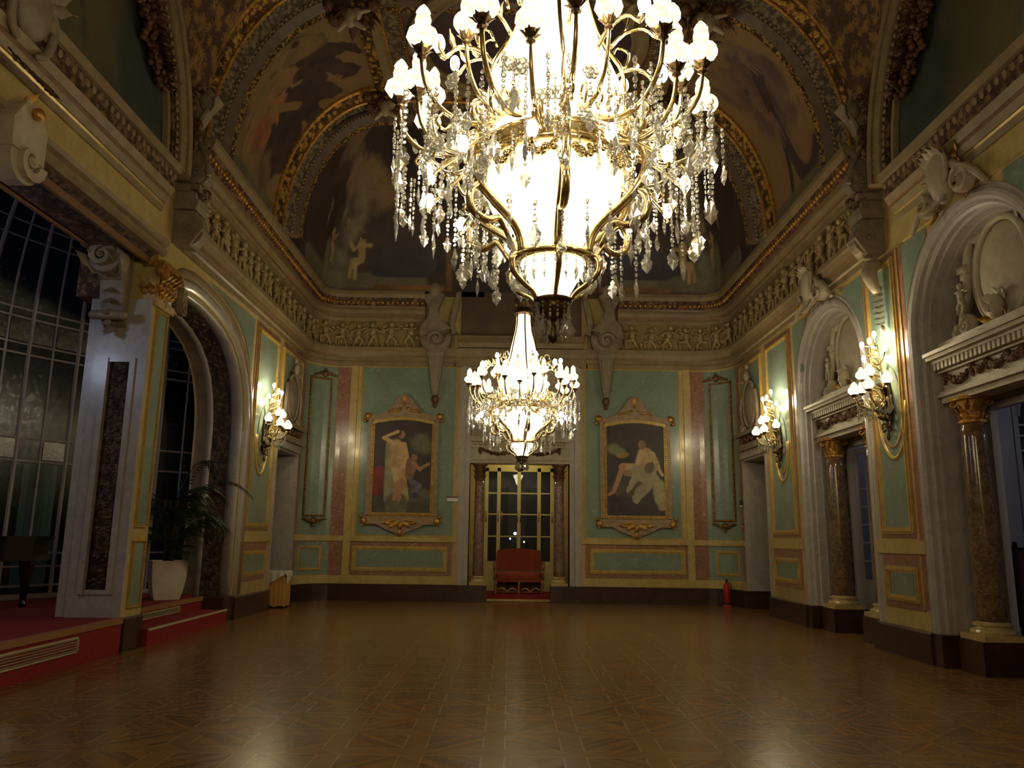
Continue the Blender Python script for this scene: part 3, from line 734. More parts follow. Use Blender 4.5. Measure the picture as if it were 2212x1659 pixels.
# crown
b = MB(); b.box(-3.15, 3.15, 11.9, 16.3, 11.04, 11.2); b.box(-3.15, 3.15, -5.6, 12.0, 11.36, 11.5); struct(b, 'ceiling', 'murky')
def vault_curve(y, n=18, inset=0.0):
    pts = []
    for i in range(n+1):
        a = PI/2*i/n; x = 3.1+(HW-.25-3.1-inset)*math.cos(a); z = Z0+(HC-inset)*math.sin(a)
        nrm = Vector((-math.cos(a)/2.15, -math.sin(a)/3.12)).normalized(); pts.append((x, z, nrm))
    L_ = [(x, z, nn) for x, z, nn in pts]+[(3.1-6.2*i/8, Z0+HC-inset, Vector((0, -1))) for i in range(1, 8)]
    R_ = [(-x, z, Vector((-nn.x, nn.y))) for x, z, nn in reversed(pts)]
    return [((x, y, z), (0, 1, 0), (nn.x, 0, nn.y)) for x, z, nn in L_+R_]
def rib(y0, order):
    for (a, c, h, mt, h2) in order:
        b = MB(); b.band(vault_curve(y0), [(a, h-.2), (a, h), (a+.01, h+.01), (c-.01, h2+.01), (c, h2), (c, h2-.2)]); trim(b, mt)
def beads(y0, r, h, step, mt, z_min=0):
    b = MB(); cv = vault_curve(y0, 60); acc = 0
    for (p0, _, n0), (p1, _, _) in zip(cv[:-1], cv[1:]):
        seg_ = (Vector(p1)-Vector(p0)).length
        while acc < seg_:
            q = Vector(p0).lerp(Vector(p1), acc/seg_)+Vector(n0)*h; b.ell(q, r, 6, 4); acc += step
        acc -= seg_
    trim(b, mt, True)
for y0, q, e in ((12.0, -.34, .42), (15.45, .0, .40)):
    rib(y0, [(a, c, q+e*a/.9+h, mt, q+e*c/.9+h) for a, c, h, mt in ((0, .05, .05, 'gold'), (.05, .28, .0, 'goldorn'), (.28, .32, .04, 'gold'), (.32, .60, .0, 'greyorn'), (.60, .78, .03, 'archroll'), (.78, .88, .02, 'goldedge'))])
    beads(y0+.345, .034, q+e*.36+.03, .10, 'creamp'); beads(y0+.57, .034, q+e*.62+.03, .10, 'creamp')
# longitudinal bands of the crown
for g in (1, -1):
    for (a, c, h, mt) in ((3.0, 3.2, .10, 'goldorn'), (2.78, 3.0, .05, 'creamp'), (2.72, 2.78, .09, 'gold'), (2.44, 2.72, .04, 'greyorn'), (2.36, 2.44, .07, 'pinkl')):
        b = MB(); b.box(min(g*a, g*c), max(g*a, g*c), 12.6, 15.6, 11.05-h, 11.06); trim(b, mt)
    b = MB()
    for i in range(34): b.ell((g*2.40, 12.7+i*.086, 10.96), .026, 6, 4)
    trim(b, 'gold', True)
# oval medallion
b = MB(); b.band([((2.0*math.cos(a), 13.9+1.75*math.sin(a), 11.05), (math.cos(a), math.sin(a), 0), (0, 0, -1)) for a in [2*PI*i/64 for i in range(64)]],
    [(0, -.05), (0, .12), (.04, .14), (.06, .09), (.28, .08), (.30, .13), (.34, .13), (.34, -.05)], True); trim(b, 'creamp', True)
p = Pic(60, 60, 1, 91, (.05, .032, .045), (.08, .05, .06), 4); p.ell((.3, .35), .1, .14, (.20, .15, .10), (.12, .09, .06), .6, .3, .5); p.ell((.8, .3), .1, .2, (.17, .12, .1), (.12, .09, .08), .2, .3, .5)
p.mesh('ceiling', lambda u, v: (lambda a, r: (2.02*r*math.cos(a), 13.9+1.77*r*math.sin(a), 11.035))(2*PI*u, max(v, .001)), kind='structure')
# near bay vault: barrel met by cross vaults over the side lunettes
def mainz(x):
    a = (abs(x)-3.1)/(HW-3.1); return Z0+HC+.34 if a <= 0 else Z0+(HC+.34)*math.sqrt(max(0, 1-a*a))
def crossz(y):
    a = (y-7.0)/3.95; return 6.95+3.55*math.sqrt(max(0, 1-a*a)) if abs(a) < 1 else 6.95
b = MB()
for g in (1, -1):
    b.grid(40, 90, lambda u, v: (g*(HW-(HW-3.1)*(1-math.cos(u*PI/2))), 2.6+9.6*v, max(mainz(HW-(HW-3.1)*(1-math.cos(u*PI/2))), crossz(2.6+9.6*v))))
    b.grid(8, 4, lambda u, v: (g*(HW-(HW-3.1)*(1-math.cos(u*PI/2))), -5.6+8.2*v, mainz(HW-(HW-3.1)*(1-math.cos(u*PI/2)))))
    b.box(min(g*5.5, g*5.9), max(g*5.5, g*5.9), -5.6, 3.1, 6.9, 8.1)
struct(b, 'ceiling', 'vaultorn', True)
for g in (1, -1):
    p = Pic(120, 60, 2.2, 40+g, (.13, .115, .045), (.075, .072, .035), 3)
    for i in range(9):
        r = random.Random(i*7+g); x = r.uniform(.25, .95); p.seg((x, r.uniform(0, .2)), (x-.12, r.uniform(.5, .9)), .02, r.choice([(.16, .07, .03), (.05, .055, .035), (.10, .10, .05), (.17, .10, .04)]), None, .008, .6, .06)
    p.ell((.9, .4), .25, .4, (.045, .055, .05), (.03, .035, .035), 0, .5, .5); p.ell((.5, .7), .4, .2, (.15, .12, .05), (.12, .1, .04), 0, .6, .8)
    p.mesh('ceiling', lambda u, v: (g*5.42, 3.1+7.8*u, 6.9+(crossz(3.1+7.8*u)-6.9)*v), kind='structure')
    # archivolt round the lunette
    cv = [(7+3.78*math.cos(PI*i/60), 6.93+3.35*math.sin(PI*i/60)) for i in range(61)]
    def lun(mt, prof, sm=False):
        b = MB(); archband(b, g, cv, prof); trim(b, mt, sm)
    lun('creamp', [(0, .05), (0, .16), (.04, .18), (.08, .16), (.08, .05)])
    lun('leafband', [(.08, .05), (.08, .20), (.20, .24), (.20, .05)]); lun('creamp', [(.20, .05), (.20, .28), (.34, .30), (.34, .05)])
    lun('pinkl', [(.34, .05), (.34, .24), (.44, .26), (.44, .05)]); lun('creamp', [(.44, .05), (.44, .30), (.52, .32), (.58, .28), (.58, .05)]); lun('gold', [(.58, .05), (.58, .22), (.68, .24), (.68, .05)])
    b = MB(); b2 = MB()
    for i in range(96):
        a = PI*(i+.5)/96; r_ = .39; q = (g*(HW-.26), 7+(3.78+r_)*math.cos(a), 6.93+(3.35+r_)*math.sin(a)); b.ell(q, .030, 7, 5)
        r_ = .14; q = (g*(HW-.24), 7+(3.78+r_)*math.cos(a), 6.93+(3.35+r_)*math.sin(a)); b2.ell(q, (.02, .045, .045), 6, 4)
    trim(b, 'gold', True); trim(b2, 'creamp', True)
# fill above the far part of the walls up to the cove
b = MB()
for g in (1, -1): slab(b, g*sy(10.9), g*1.0, 7.9, 8.3, -.5, .05)
slab(b, -1.7, 1.7, 7.9, 8.3, -.5, .05)
trim(b, 'murky')

# ================================================================== RELIEFS AND ORNAMENT
def relief_fig(mb, u, z, h, seed, out=.05, hair=True):
    r = random.Random(seed); f = r.choice((-1, 1)); L_ = r.uniform(-.12, .12)
    E = lambda du, dz, ru, rz, ro=.05: mb.ell((u+f*du*h, out+ro*.4*h, z+dz*h), (ru*h, ro*h, rz*h), 7, 5)
    C = lambda a, b_, r1, r2: mb.cap((u+f*a[0]*h, out+.03*h, z+a[1]*h), (u+f*b_[0]*h, out+.05*h, z+b_[1]*h), r1*h, r2*h, 5)
    E(L_+.02, .88, .10, .11, .10); E(L_*.5, .60, .13, .20, .10); E(0, .42, .12, .12, .10)
    k = r.random()
    if k < .5: C((.05, .38), (.12+r.uniform(0, .1), .18), .075, .055); C((.14, .18), (.06, .0), .055, .04)
    else: C((.05, .38), (.28, .36), .075, .055); C((.28, .36), (.26, .08), .055, .04)
    C((-.05, .38), (-.12-r.uniform(0, .12), .17), .075, .055); C((-.16, .17), (-.2, .0), .055, .04)
    C((.10+L_*.7, .72), (.26, .58+r.uniform(0, .25)), .05, .04); C((.26, .64), (.34+r.uniform(0, .1), .78+r.uniform(-.3, .1)), .04, .03)
    C((-.10+L_*.7, .72), (-.26, .6+r.uniform(-.1, .2)), .05, .04)
fr = MB(); k = 0; dv = MB()
for g in (1, -1):
    s_ = 2.95
    while s_ < sy(12.35):
        fr.T = SD(g*s_, 6.48, .02); relief_fig(fr, 0, 0, random.Random(k).uniform(.60, .70), k*3+1, .06)
        rr = random.Random(k+900)
        for i in range(11): fr.ell((rr.uniform(-.26, .26), .025, rr.uniform(.02, .64)), (rr.uniform(.03, .08), .035, rr.uniform(.03, .07)), 6, 4)
        k += 1; s_ += rr.uniform(.40, .52)
        if k % 5 == 0: slab(dv, g*(s_-.27), g*(s_-.17), 6.46, 7.2, 0, .08)
fr.T = None
trim(fr, 'friezefig', True); trim(dv, 'creamp')

def garland(mb, pts, r=.05, seed=0):
    """swag of small leaves and fruit along a polyline"""
    rr = random.Random(seed)
    P_ = [Vector(p) for p in pts]; n = len(P_)
    for i, q in enumerate(P_):
        t = i/(n-1); q_ = .55+.45*math.sin(PI*t)
        for k in range(3): mb.ell((q.x+rr.uniform(-r, r)*.5, q.y+rr.uniform(-r, r)*.5, q.z+rr.uniform(-r, r)*.5), r*q_*rr.uniform(.55, .8), 6, 4)
def swag(T, u0, u1, z, sag, o=.05, n=16): return [T(u0+(u1-u0)*i/n, o, z-sag*math.sin(PI*i/n)) for i in range(n+1)]

def capital(parent, z0, z1, r0, r1, seed=0, name='capital', mt='gold', loc=None):
    h = z1-z0; b = MB(); b.lathe([(r0*.95, z0), (r0*1.12, z0+.02), (r0*1.12, z0+.05), (r0, z0+.06), (r0*1.02, z0+h*.5), (r1*.9, z0+h*.88)], 20)
    for row, (a, c, wd, n_) in enumerate(((.06, .48, .75, 8), (.3, .78, .7, 8))):
        for i in range(n_):
            t = 2*PI*(i+.5*row)/n_; o = (math.cos(t), math.sin(t), 0); rr_ = r0*1.02
            b.leaf((o[0]*rr_, o[1]*rr_, z0+h*a), (o[0]*(rr_*1.18), o[1]*(rr_*1.18), z0+h*c), o, r0*wd, .35, 5)
    for i in range(4):
        t = PI/4+i*PI/2; cx, cy = math.cos(t)*r1*1.12, math.sin(t)*r1*1.12
        ring = [(cx+math.cos(t)*.045*math.cos(a)*(1-.07*k), cy+math.sin(t)*.045*math.cos(a)*(1-.07*k), z0+h*.80+.045*math.sin(a)*(1-.07*k)) for k, a in enumerate([PI+.55*k for k in range(13)])]
        b.tube(ring, .02, 5); b.leaf((cx*.7, cy*.7, z0+h*.5), (cx, cy, z0+h*.8), (math.cos(t), math.sin(t), 0), .09, .2, 4)
    n = 24; ab = []
    for i in range(n):
        a = 2*PI*i/n; q = r1*(1.22+.16*abs(math.sin(2*a))**2); ab.append((q*math.cos(a), q*math.sin(a)))
    b.add([(x, y, z0+h*.88) for x, y in ab]+[(x*1.04, y*1.04, z1) for x, y in ab], [tuple(range(n-1, -1, -1)), tuple(range(n, 2*n))]+[(i, (i+1) % n, (i+1) % n+n, i+n) for i in range(n)])
    return b.build(name, mt, parent)
def column(x, y, label, mt='breccia', r=.175, ztop=3.5, cap_mt='gold', group=None, zc=.33):
    t = thing('column', label, 'column', (x, y, .41), group)
    b = MB(); b.box(-r*1.55, r*1.55, -r*1.55, r*1.55, 0, .07); b.lathe([(r*1.48, .07), (r*1.52, .10), (r*1.45, .13), (r*1.18, .145), (r*1.15, .165), (r*1.28, .18), (r*1.28, .20), (r*1.08, .215), (r*1.02, .225)], 28); b.build('base', 'cream', t)
    hs = ztop-.41-zc; b = MB(); b.lathe([(r*(1-.13*(i/12)**1.6), .22+(hs-.22)*i/12) for i in range(13)], 32); b.build('shaft', mt, t, True)
    capital(t, hs-.03, ztop-.41, r*.87, r*1.12, mt=cap_mt)
    return t
# ------------------------------------------------------------------ arched door bays of the right wall
CART = {14.05: ('far', 'farther right arch, nearest the back wall'), 9.5: ('near', 'nearer right arch at the photo edge')}
for yc in (14.05, 9.5):
    # tympanum wall, entablature, jamb walls
    b = MB(); b.box(6.02, 6.2, yc-1.34, yc+1.34, 3.45, 5.8); trim(b, 'murky')
    b = MB()
    for (z0, z1, x) in ((3.48, 3.56, 5.72), (3.56, 3.60, 5.66), (3.60, 3.64, 5.70), (3.64, 3.90, 5.76), (3.90, 3.93, 5.70), (4.03, 4.07, 5.62), (4.07, 4.12, 5.54), (4.12, 4.17, 5.50), (4.17, 4.33, 5.74)):
        b.box(x, 6.05, yc-1.27, yc+1.27, z0, z1)
    b.box(5.72, 6.05, yc-1.27, yc+1.27, 3.93, 4.03)
    trim(b, 'stucco')
    b = MB(); n = 26
    for i in range(n): y = yc-1.22+2.44*i/(n-1); b.box(5.63, 5.73, y-.027, y+.027, 3.935, 4.03)
    trim(b, 'stucco')
    b = MB(); T = lambda u, o, z: (5.76-o, yc+u, z)
    for i, (a, c, sg) in enumerate(((-1.18, -.52, .13), (-.52, -.2, .09), (-.2, .2, .10), (.2, .52, .09), (.52, 1.18, .13))): garland(b, swag(T, a, c, 3.87, sg, .02, 18), .055, i)
    for u in (-1.18, -.52, -.2, .2, .52, 1.18): garland(b, [(5.75, yc+u, 3.88-.02*i) for i in range(7)], .045, int(u*10))
    trim(b, 'garland', True)
    # cartouche in the tympanum
    t = thing('oval_cartouche', 'white oval cartouche above the doorway of the %s' % CART[yc][1], 'carving', (6.0, yc, 5.02))
    b = MB(); b.grid(28, 8, lambda u, v: (-.02-.14*math.cos(v*PI/2), .50*math.sin(v*PI/2)*math.cos(2*PI*u), .62*math.sin(v*PI/2)*math.sin(2*PI*u)), True)
    b.build('oval_shield', 'stucco', t, True)
    b = MB(); ring = [(-.06, .54*math.cos(a), .66*math.sin(a)) for a in [2*PI*i/40 for i in range(40)]]; b.tube(ring, .05, 8, True)
    ring = [(-.04, .64*math.cos(a), .74*math.sin(a)) for a in [2*PI*i/40 for i in range(40)]]; b.tube(ring, .035, 6, True); b.build('shield_rim', 'stucco', t, True)
    b = MB()
    for q in (1, -1):
        b = MB(); b2 = MB(lambda x, y, z: (-.08+y, q*x, z))
        b2.volute((.78, 0, -.55), .17, .16, 1.8, -1, PI/2); b.add(b2.v, b2.f)
        b.tube([(-.08, q*y, z) for y, z in ((.92, -.5), (.86, -.3), (.74, -.05), (.70, .2), (.62, .48), (.40, .70))], [.06, .07, .06, .07, .06, .04], 7)
        b.box(-.16, .02, q*.74-.1, q*.74+.1, .18, .26); b.box(-.14, .02, q*.72-.08, q*.72+.08, .08, .16)
        relief = MB(lambda x, y, z: (-.12-y, q*.75+x, z)); relief_fig(relief, 0, -.38, .42, 5+q); b.add(relief.v, relief.f)
        b.leaf((-.05, q*.3, .6), (-.1, q*.62, .52), (-1, 0, 0), .2, .3); garland(b, [(-.12, q*(1.02-.02*i), -.66+.03*i) for i in range(5)], .1, 4); b.build('side_scroll', 'stucco', t, True)
    b = MB(); b.ell((-.2, 0, -.52), (.10, .13, .17), 12, 8); b.ell((-.29, 0, -.54), (.04, .03, .05), 6, 5)
    for q in (1, -1): b.ell((-.27, q*.05, -.48), (.03, .025, .02), 6, 4); b.leaf((-.15, q*.05, -.42), (-.2, q*.28, -.30), (-1, 0, 0), .16, .3)
    b.leaf((-.12, 0, -.42), (-.2, 0, -.2), (-1, 0, 0), .2, .3); b.build('mask', 'stucco', t, True)
    b = MB()
    for q in (1, -1): b.leaf((-.14, q*.05, -.66), (-.24, q*.38, -.60), (-1, 0, .2), .13, .3); b.leaf((-.14, q*.1, -.70), (-.26, q*.25, -.78), (-1, 0, .2), .10, .3)
    b.build('gilt_leaf', 'gold', t, True)
    # keystone crest
    t = thing('keystone_crest', 'white shell crest topping the %s' % CART[yc][1], 'carving', (5.42, yc, 6.1))
    b = MB()
    for q in (1, -1):
        b = MB(); b2 = MB(lambda x, y, z: (y-.12, q*x, z)); b2.volute((.42, 0, -.10), .17, .22, 2.2, 1, PI/2, .18, eye=False); b.add(b2.v, b2.f)
        b.tube([(-.12, q*y, z) for y, z in ((.06, .30), (.20, .22), (.36, .10), (.50, .03), (.66, -.10), (.86, -.32))], [.05, .06, .06, .06, .05, .03], 8)
        b.build('scroll', 'stucco', t)
    b = MB(); b.ell((-.14, 0, .12), (.17, .18, .36), 14, 8); b.tube([(-.2, .2*math.cos(a)*1.1, .2+.27*math.sin(a)) for a in [2*PI*i/24 for i in range(24)]], .03, 6, True)
    for i in range(7):
        a = PI*(i+.5)/7; b.leaf((-.16, .14*math.cos(a), .36), (-.26, .27*math.cos(a), .40+.15*math.sin(a)), (-1, 0, .2), .20, .5)
    for q in (1, -1): b.leaf((-.2, q*.06, -.12), (-.26, q*.16, -.42), (-1, 0, 0), .16, .3)
    b.build('shell', 'stucco', t, True)
    b = MB()
    for q in (1, -1):
        b.leaf((-.1, q*.12, .3), (-.05, q*.46, .50), (-1, 0, 0), .17, .3); b.leaf((-.06, q*.2, .15), (-.1, q*.5, .25), (-1, 0, 0), .14, .3); b.leaf((-.2, q*.28, -.1), (-.24, q*.5, -.2), (-1, 0, 0), .10, .2)
        b.leaf((-.05, q*.34, -.2), (-.1, q*.44, -.42), (-1, 0, 0), .12, .2)
        b.build('gilt_leaf', 'gold', t, True); b = MB()
GC = 'breccia columns of the right arches'; GD = 'rose columns of the back door'
column(5.88, 14.91, 'brown breccia column with gilded capital in the farther right arch, far side of its doorway', group=GC)
column(5.88, 13.19, 'brown breccia column in the farther right arch, near side, behind the wall pier', group=GC)
column(5.88, 10.36, 'tall brown breccia column with gilded capital at the right edge of the photo, nearest of all columns', group=GC)
column(-1.02, 20.52, 'rose breccia column with dark capital left of the glazed back door', 'breccia2', .135, 3.46, 'garland', GD, zc=.42)
column(1.02, 20.52, 'rose breccia column with dark capital right of the glazed back door', 'breccia2', .135, 3.46, 'garland', GD, zc=.42)
# back door entablature inside the tall recess
b = MB()
for (z0, z1, y) in ((3.46, 3.54, 20.36), (3.54, 3.60, 20.33), (3.60, 3.86, 20.38), (3.86, 3.9, 20.34), (4.02, 4.07, 20.26), (4.07, 4.13, 20.22), (3.9, 4.02, 20.36)): b.box(-1.28, 1.28, y, 20.8, z0, z1)
b.box(-1.28, 1.28, 20.62, 20.85, 4.1, 6.0)
trim(b, 'stucco')
b = MB(); T = lambda u, o, z: (u, 20.38-o, z)
for i in range(18): b.ell((-1.15+i*.1353, 20.34, 3.96), (.045, .03, .045), 7, 5)
trim(b, 'stucco', True)
b = MB(); garland(b, swag(T, -1.0, -.1, 3.83, .13, .03, 22), .055, 3); garland(b, swag(T, .1, 1.0, 3.83, .13, .03, 22), .055, 5)
for u in (-1.02, 1.02, -.08, .08): garland(b, [(u, 20.35, 3.85-.025*i) for i in range(6)], .05, int(u*7))
trim(b, 'garland', True)

# ------------------------------------------------------------------ over-door medallions in the corners
for g, wd in ((1, 'right'), (-1, 'left')):
    t = thing('oval_medallion', 'grey stucco oval medallion with swags over the %s corner doorway' % wd, 'carving', (g*5.5, 18.6, 4.8))
    b = MB(); b.grid(24, 6, lambda u, v: (-g*(.03+.10*math.cos(v*PI/2)), .40*math.sin(v*PI/2)*math.cos(2*PI*u), .50*math.sin(v*PI/2)*math.sin(2*PI*u)), True); b.build('oval_shield', 'grey', t, True)
    b = MB(); b.tube([(-g*.06, .44*math.cos(a), .55*math.sin(a)) for a in [2*PI*i/36 for i in range(36)]], .045, 7, True)
    b.ell((-g*.1, 0, .68), (.09, .10, .15), 8, 6); b.ell((-g*.09, 0, .9), (.06, .07, .09), 8, 6)
    for q in (1, -1):
        b.leaf((-g*.05, q*.1, .6), (-g*.1, q*.45, .55), (-g, 0, 0), .16, .3); b.tube([(-g*.05, q*.45, .3), (-g*.08, q*.62, .0), (-g*.06, q*.58, -.4), (-g*.05, q*.4, -.55)], .05, 6)
        b2 = MB(lambda x, y, z: (-g*(.07+y), q*x, z)); b2.volute((.55, 0, -.58), .14, .12, 1.5, -1); b.add(b2.v, b2.f)
    b.build('shield_rim', 'grey', t, True)
    for i in range(4):
        b = MB(); garland(b, [(-g*.08, -.75+.5*i*.75+.38*j/8*1.0, -.78-.09*math.sin(PI*j/8)) for j in range(9)], .055, i); b.build('swag', 'garland', t, True)
    b = MB(); slab(b, g*sy(17.75), g*sy(19.45), 3.72, 3.86, 0, .14); slab(b, g*sy(17.72), g*sy(19.48), 4.06, 4.16, 0, .18); trim(b, 'grey')

# ------------------------------------------------------------------ big scroll consoles of the back wall
for g, wd in ((1, 'right'), (-1, 'left')):
    t = thing('scroll_console', 'large greyish scroll console with tapering tail on back wall, %s of the centre' % wd, 'carving', (g*2.22, 20.4, 6.7))
    m = lambda x, y, z: (g*x, y, z)
    b = MB(m); b.volute((.02, -.20, 0), .44, .36, 2.2, 1, PI*.9, .26, 18)
    b.build('volute', 'grey', t, True)
    b = MB(m)
    out = [(.44, .02), (.42, .28), (.26, .52), (.20, .74), (.34, 1.02), (.42, 1.16), (.10, 1.22), (-.18, 1.20), (-.10, 1.0), (-.02, .80), (-.06, .58), (-.18, .42), (-.38, .24)]
    b.prism(out, -.34, -.02)
    b.prism([(-.55, .16), (-.46, .42), (-.56, .9), (-.62, 1.3), (-.50, 1.3), (-.42, .9), (-.32, .45), (-.40, .12)], -.22, -.02)
    b.build('scroll_body', 'grey', t)
    b = MB(m); b.ell((.06, -.28, 1.32), (.20, .16, .22), 10, 7); b.ell((.06, -.30, 1.56), (.10, .10, .12), 8, 6)
    for i in range(5): a = PI*(i+.5)/5; b.leaf((.06, -.22, 1.25), (.06+.30*math.cos(a), -.26, 1.30+.28*math.sin(a)), (0, -1, .2), .17, .35)
    for q in (1, -1): b.leaf((.06, -.34, 1.1), (.06+q*.14, -.36, .70), (0, -1, 0), .16, .15)
    b.build('acanthus_bust', 'grey', t, True)
    b = MB(m); b.prism([(-.22, -.36), (.24, -.36), (.20, -.52), (.14, -.9), (.09, -1.35), (.05, -1.52), (-.05, -1.52), (-.09, -1.35), (-.14, -.9), (-.18, -.52)], -.24, -.01)
    b.prism([(-.12, -.5), (.12, -.5), (.05, -1.3), (-.05, -1.3)], -.28, -.2)
    b.build('tail', 'grey', t)
    b = MB(m); b.ell((0, -.1, -1.60), (.10, .08, .12), 8, 6); b.ell((0, -.08, -1.75), (.06, .05, .08), 7, 5); b.leaf((0, -.1, -1.5), (.12, -.1, -1.66), (0, -1, 0), .1); b.leaf((0, -.1, -1.5), (-.12, -.1, -1.66), (0, -1, 0), .1)
    b.build('drop', 'garland', t, True)

# ------------------------------------------------------------------ pier brackets carrying the transverse rib
for g, wd in ((1, 'right'), (-1, 'left')):
    t = thing('pier_bracket', 'tall carved scroll bracket with acanthus climbing from %s pier to the ceiling rib' % wd, 'carving', (g*5.5, 11.72, 6.1))
    m = lambda x, y, z: (-g*x*.82, y*.85, z)
    b = MB(m)
    b.volute((.30, 0, .12), .27, .44, 2.0, 1, PI/2, .26); b.prism([(0, -.12), (.34, -.15), (.56, .12), (.40, .40), (0, .42)], -.2, .2)
    b.prism([(0, .42), (.42, .42), (.46, .5), (.46, .58), (0, .58)], -.26, .26); b.prism([(0, .58), (.38, .58), (.38, .72), (0, .72)], -.2, .2); b.prism([(0, .72), (.46, .72), (.48, .82), (0, .82)], -.26, .26)
    b.build('lower_scroll', 'grey', t)
    b = MB(m); b.volute((.34, 0, 1.10), .26, .40, 1.8, -1, -PI/2, .28)
    b.prism([(0, .82), (.3, .82), (.50, 1.0), (.44, 1.36), (.26, 1.6), (.24, 1.9), (.42, 2.2), (.62, 2.38), (.30, 2.4), (0, 2.3)], -.17, .17)
    b.tube([(.60, -.2, 1.0), (.52, -.22, 1.3), (.34, -.2, 1.6), (.34, -.2, 1.9), (.52, -.2, 2.2)], .05, 6)
    b.build('upper_scroll', 'grey', t)
    b = MB(m)
    for i in range(7):
        a = -PI*.1+PI*1.2*i/6; b.leaf((.36, -.05, 2.18), (.38+.30*math.cos(a), -.14-.2*abs(math.sin(a*1.7)), 2.22+.30*math.sin(a)), (.3, -1, .1), .26, .5)
    b.ell((.42, -.16, 2.30), (.16, .14, .20), 9, 6)
    for q in (.05, .3, .55): b.leaf((.42, -.2, 1.5-q*.7), (.64, -.24, 1.62-q*.7), (.6, -.8, 0), .2, .4)
    b.build('acanthus', 'grey', t, True)
    b = MB(m)
    for i in range(5): b.ell((.36+.04*math.sin(i*2), -.1+.07*i, .78+.03*math.cos(i*3)), (.13, .11, .10), 8, 5)
    for i in range(4): b.leaf((.3, -.25+.1*i, .75), (.50, -.35+.15*i, .66), (1, -.3, 0), .16, .4)
    garland(b, [(.30+.12*math.sin(i*.5), -.45+.01*i, 1.3+.085*i) for i in range(14)], .12, 7)
    b.build('bronzed_leaf', 'garland', t, True)
    if g > 0:
        # dropping flower swag on the pier below the bracket
        t2 = thing('flower_drop', 'cream bell flower drop hanging on the green pier above the nearest sconce', 'carving', (5.44, 11.62, 5.0))
        b = MB(); b.tube([(.0, .12, .84), (-.14, .05, .76), (-.18, 0, .58), (-.10, -.02, .34)], [.10, .12, .11, .06], 8); b.build('scroll', 'stucco', t2, True)
        b = MB()
        for i in range(7):
            for q in (-1, 1): b.leaf((-.02, 0, .42-i*.09), (-.12, q*.11*(1-i*.08), .38-i*.09), (-1, 0, 0), .10, .4, 4)
        b.ell((-.05, 0, -.22), (.04, .04, .06), 6, 5); b.build('bell_flower', 'stucco', t2, True)
# gilded capital, volute and big corbel of the left pier
t = thing('pier_capital', 'gilded capital with volutes on top of the narrow left pier', 'capital', (-5.6, 11.46, 5.0))
b = MB(); b.box(-.1, .14, -.24, .24, -.02, .5)
for y in (-.18, -.06, .06, .18):
    b.leaf((.14, y, 0), (.24, y, .24), (1, 0, 0), .14, .35); b.leaf((.14, y, .18), (.28, y, .42), (1, 0, 0), .13, .35)
for x in (-.05, .06): b.leaf((x, -.24, 0), (x, -.34, .28), (0, -1, 0), .13, .35)
b.box(-.1, .22, -.30, .30, .46, .56)
for q in (1, -1): b2 = MB(lambda x, y, z: (.20+y, x, z)); b2.volute((q*.30, 0, .40), .10, .12, 1.5, q); b.add(b2.v, b2.f)
b.build('acanthus', 'gold', t)
b = MB(lambda x, y, z: (.22+y, .42+x, z)); b.volute((0, 0, .02), .13, .14, 1.5, 1); b.prism([(-.1, .02), (.1, .02), (.06, .3), (-.08, .34)], -.05, .05); b.build('hanging_scroll', 'grey', t)
t = thing('carved_corbel', 'big brown carved scroll corbel with shell under the beam on the left pier', 'carving', (-5.95, 11.15, 5.0))
b = MB(lambda x, y, z: (x, y, z)); b.volute((-.02, -.42, .40), .24, .50, 1.8, 1, PI/2, .3)
b2 = MB(lambda x, y, z: (-.05+y, x, z)); b2.prism([(0, -.50), (-.10, -.42), (-.22, -.1), (-.26, .15), (-.46, .30), (-.62, .52), (-.60, .62), (0, .62)], -.16, .16); b.add(b2.v, b2.f)
b.build('scroll', 'grey', t)
b = MB()
for i in range(5): b.leaf((-.10+.05*i, -.40, .20), (-.42+.18*i, -.66, .44+.05*math.sin(i)), (0, -1, .3), .24, .4)
for i in range(4): b.leaf((-.05, -.24, .05-.16*i), (-.05, -.42+.04*i, -.12-.15*i), (0, -1, 0), .26-.03*i, .35)
b.leaf((-.05, -.12, -.45), (-.05, -.22, -.72), (0, -1, 0), .22, .3); b.cap((-.26, -.24, -.36), (.16, -.24, -.36), .07, .07, 8); b.ell((-.25, -.62, .62), (.12, .12, .12), 8, 6)
b.build('acanthus', 'grey', t, True)
b = MB(); b.box(-.62, -.2, -.1, .25, -.05, .55); b.build('leafy_block', 'leafband', t)
# keystone volute of the wide left opening and crest above it
t = thing('keystone_volute', 'cream spiral volute hanging from the beam at left photo edge', 'carving', (-5.45, 7.6, 5.35))
b = MB(lambda x, y, z: (y, x, z)); b.volute((0, .08, 0), .27, .34, 2, -1, 0, .28); b.prism([(-.28, .05), (-.30, .35), (-.12, .62), (.12, .62), (.26, .4), (.27, .05)], -.06, .2); b.build('volute', 'stucco', t)
b = MB(); b.leaf((.1, -.05, .5), (.26, -.1, .78), (1, 0, 0), .24); b.ell((.24, .0, .52), .07, 8, 6); b.build('gilt_leaf', 'gold', t, True)
t = thing('wall_crest', 'pale green-grey carved crest over the cornice at upper left corner', 'carving', (-5.3, 7.35, 6.5))
b = MB(); b.ell((.02, 0, .45), (.16, .30, .36), 12, 8)
for q in (1, -1): b.tube([(.05, q*.20, .72), (.08, q*.34, .45), (.05, q*.32, .12), (.04, q*.16, -.02)], [.03, .05, .05, .03], 7)
for i in range(7): a = PI*i/6; b.leaf((.08, .15*math.cos(a), .62), (.12, .50*math.cos(a), .66+.45*math.sin(a)), (1, 0, 0), .22, .35)
b.build('shell', 'grey', t, True)
b = MB()
for i in range(6): b.leaf((.1, -.3+.12*i, -.25), (.2, -.4+.16*i, -.42), (1, 0, 0), .18)
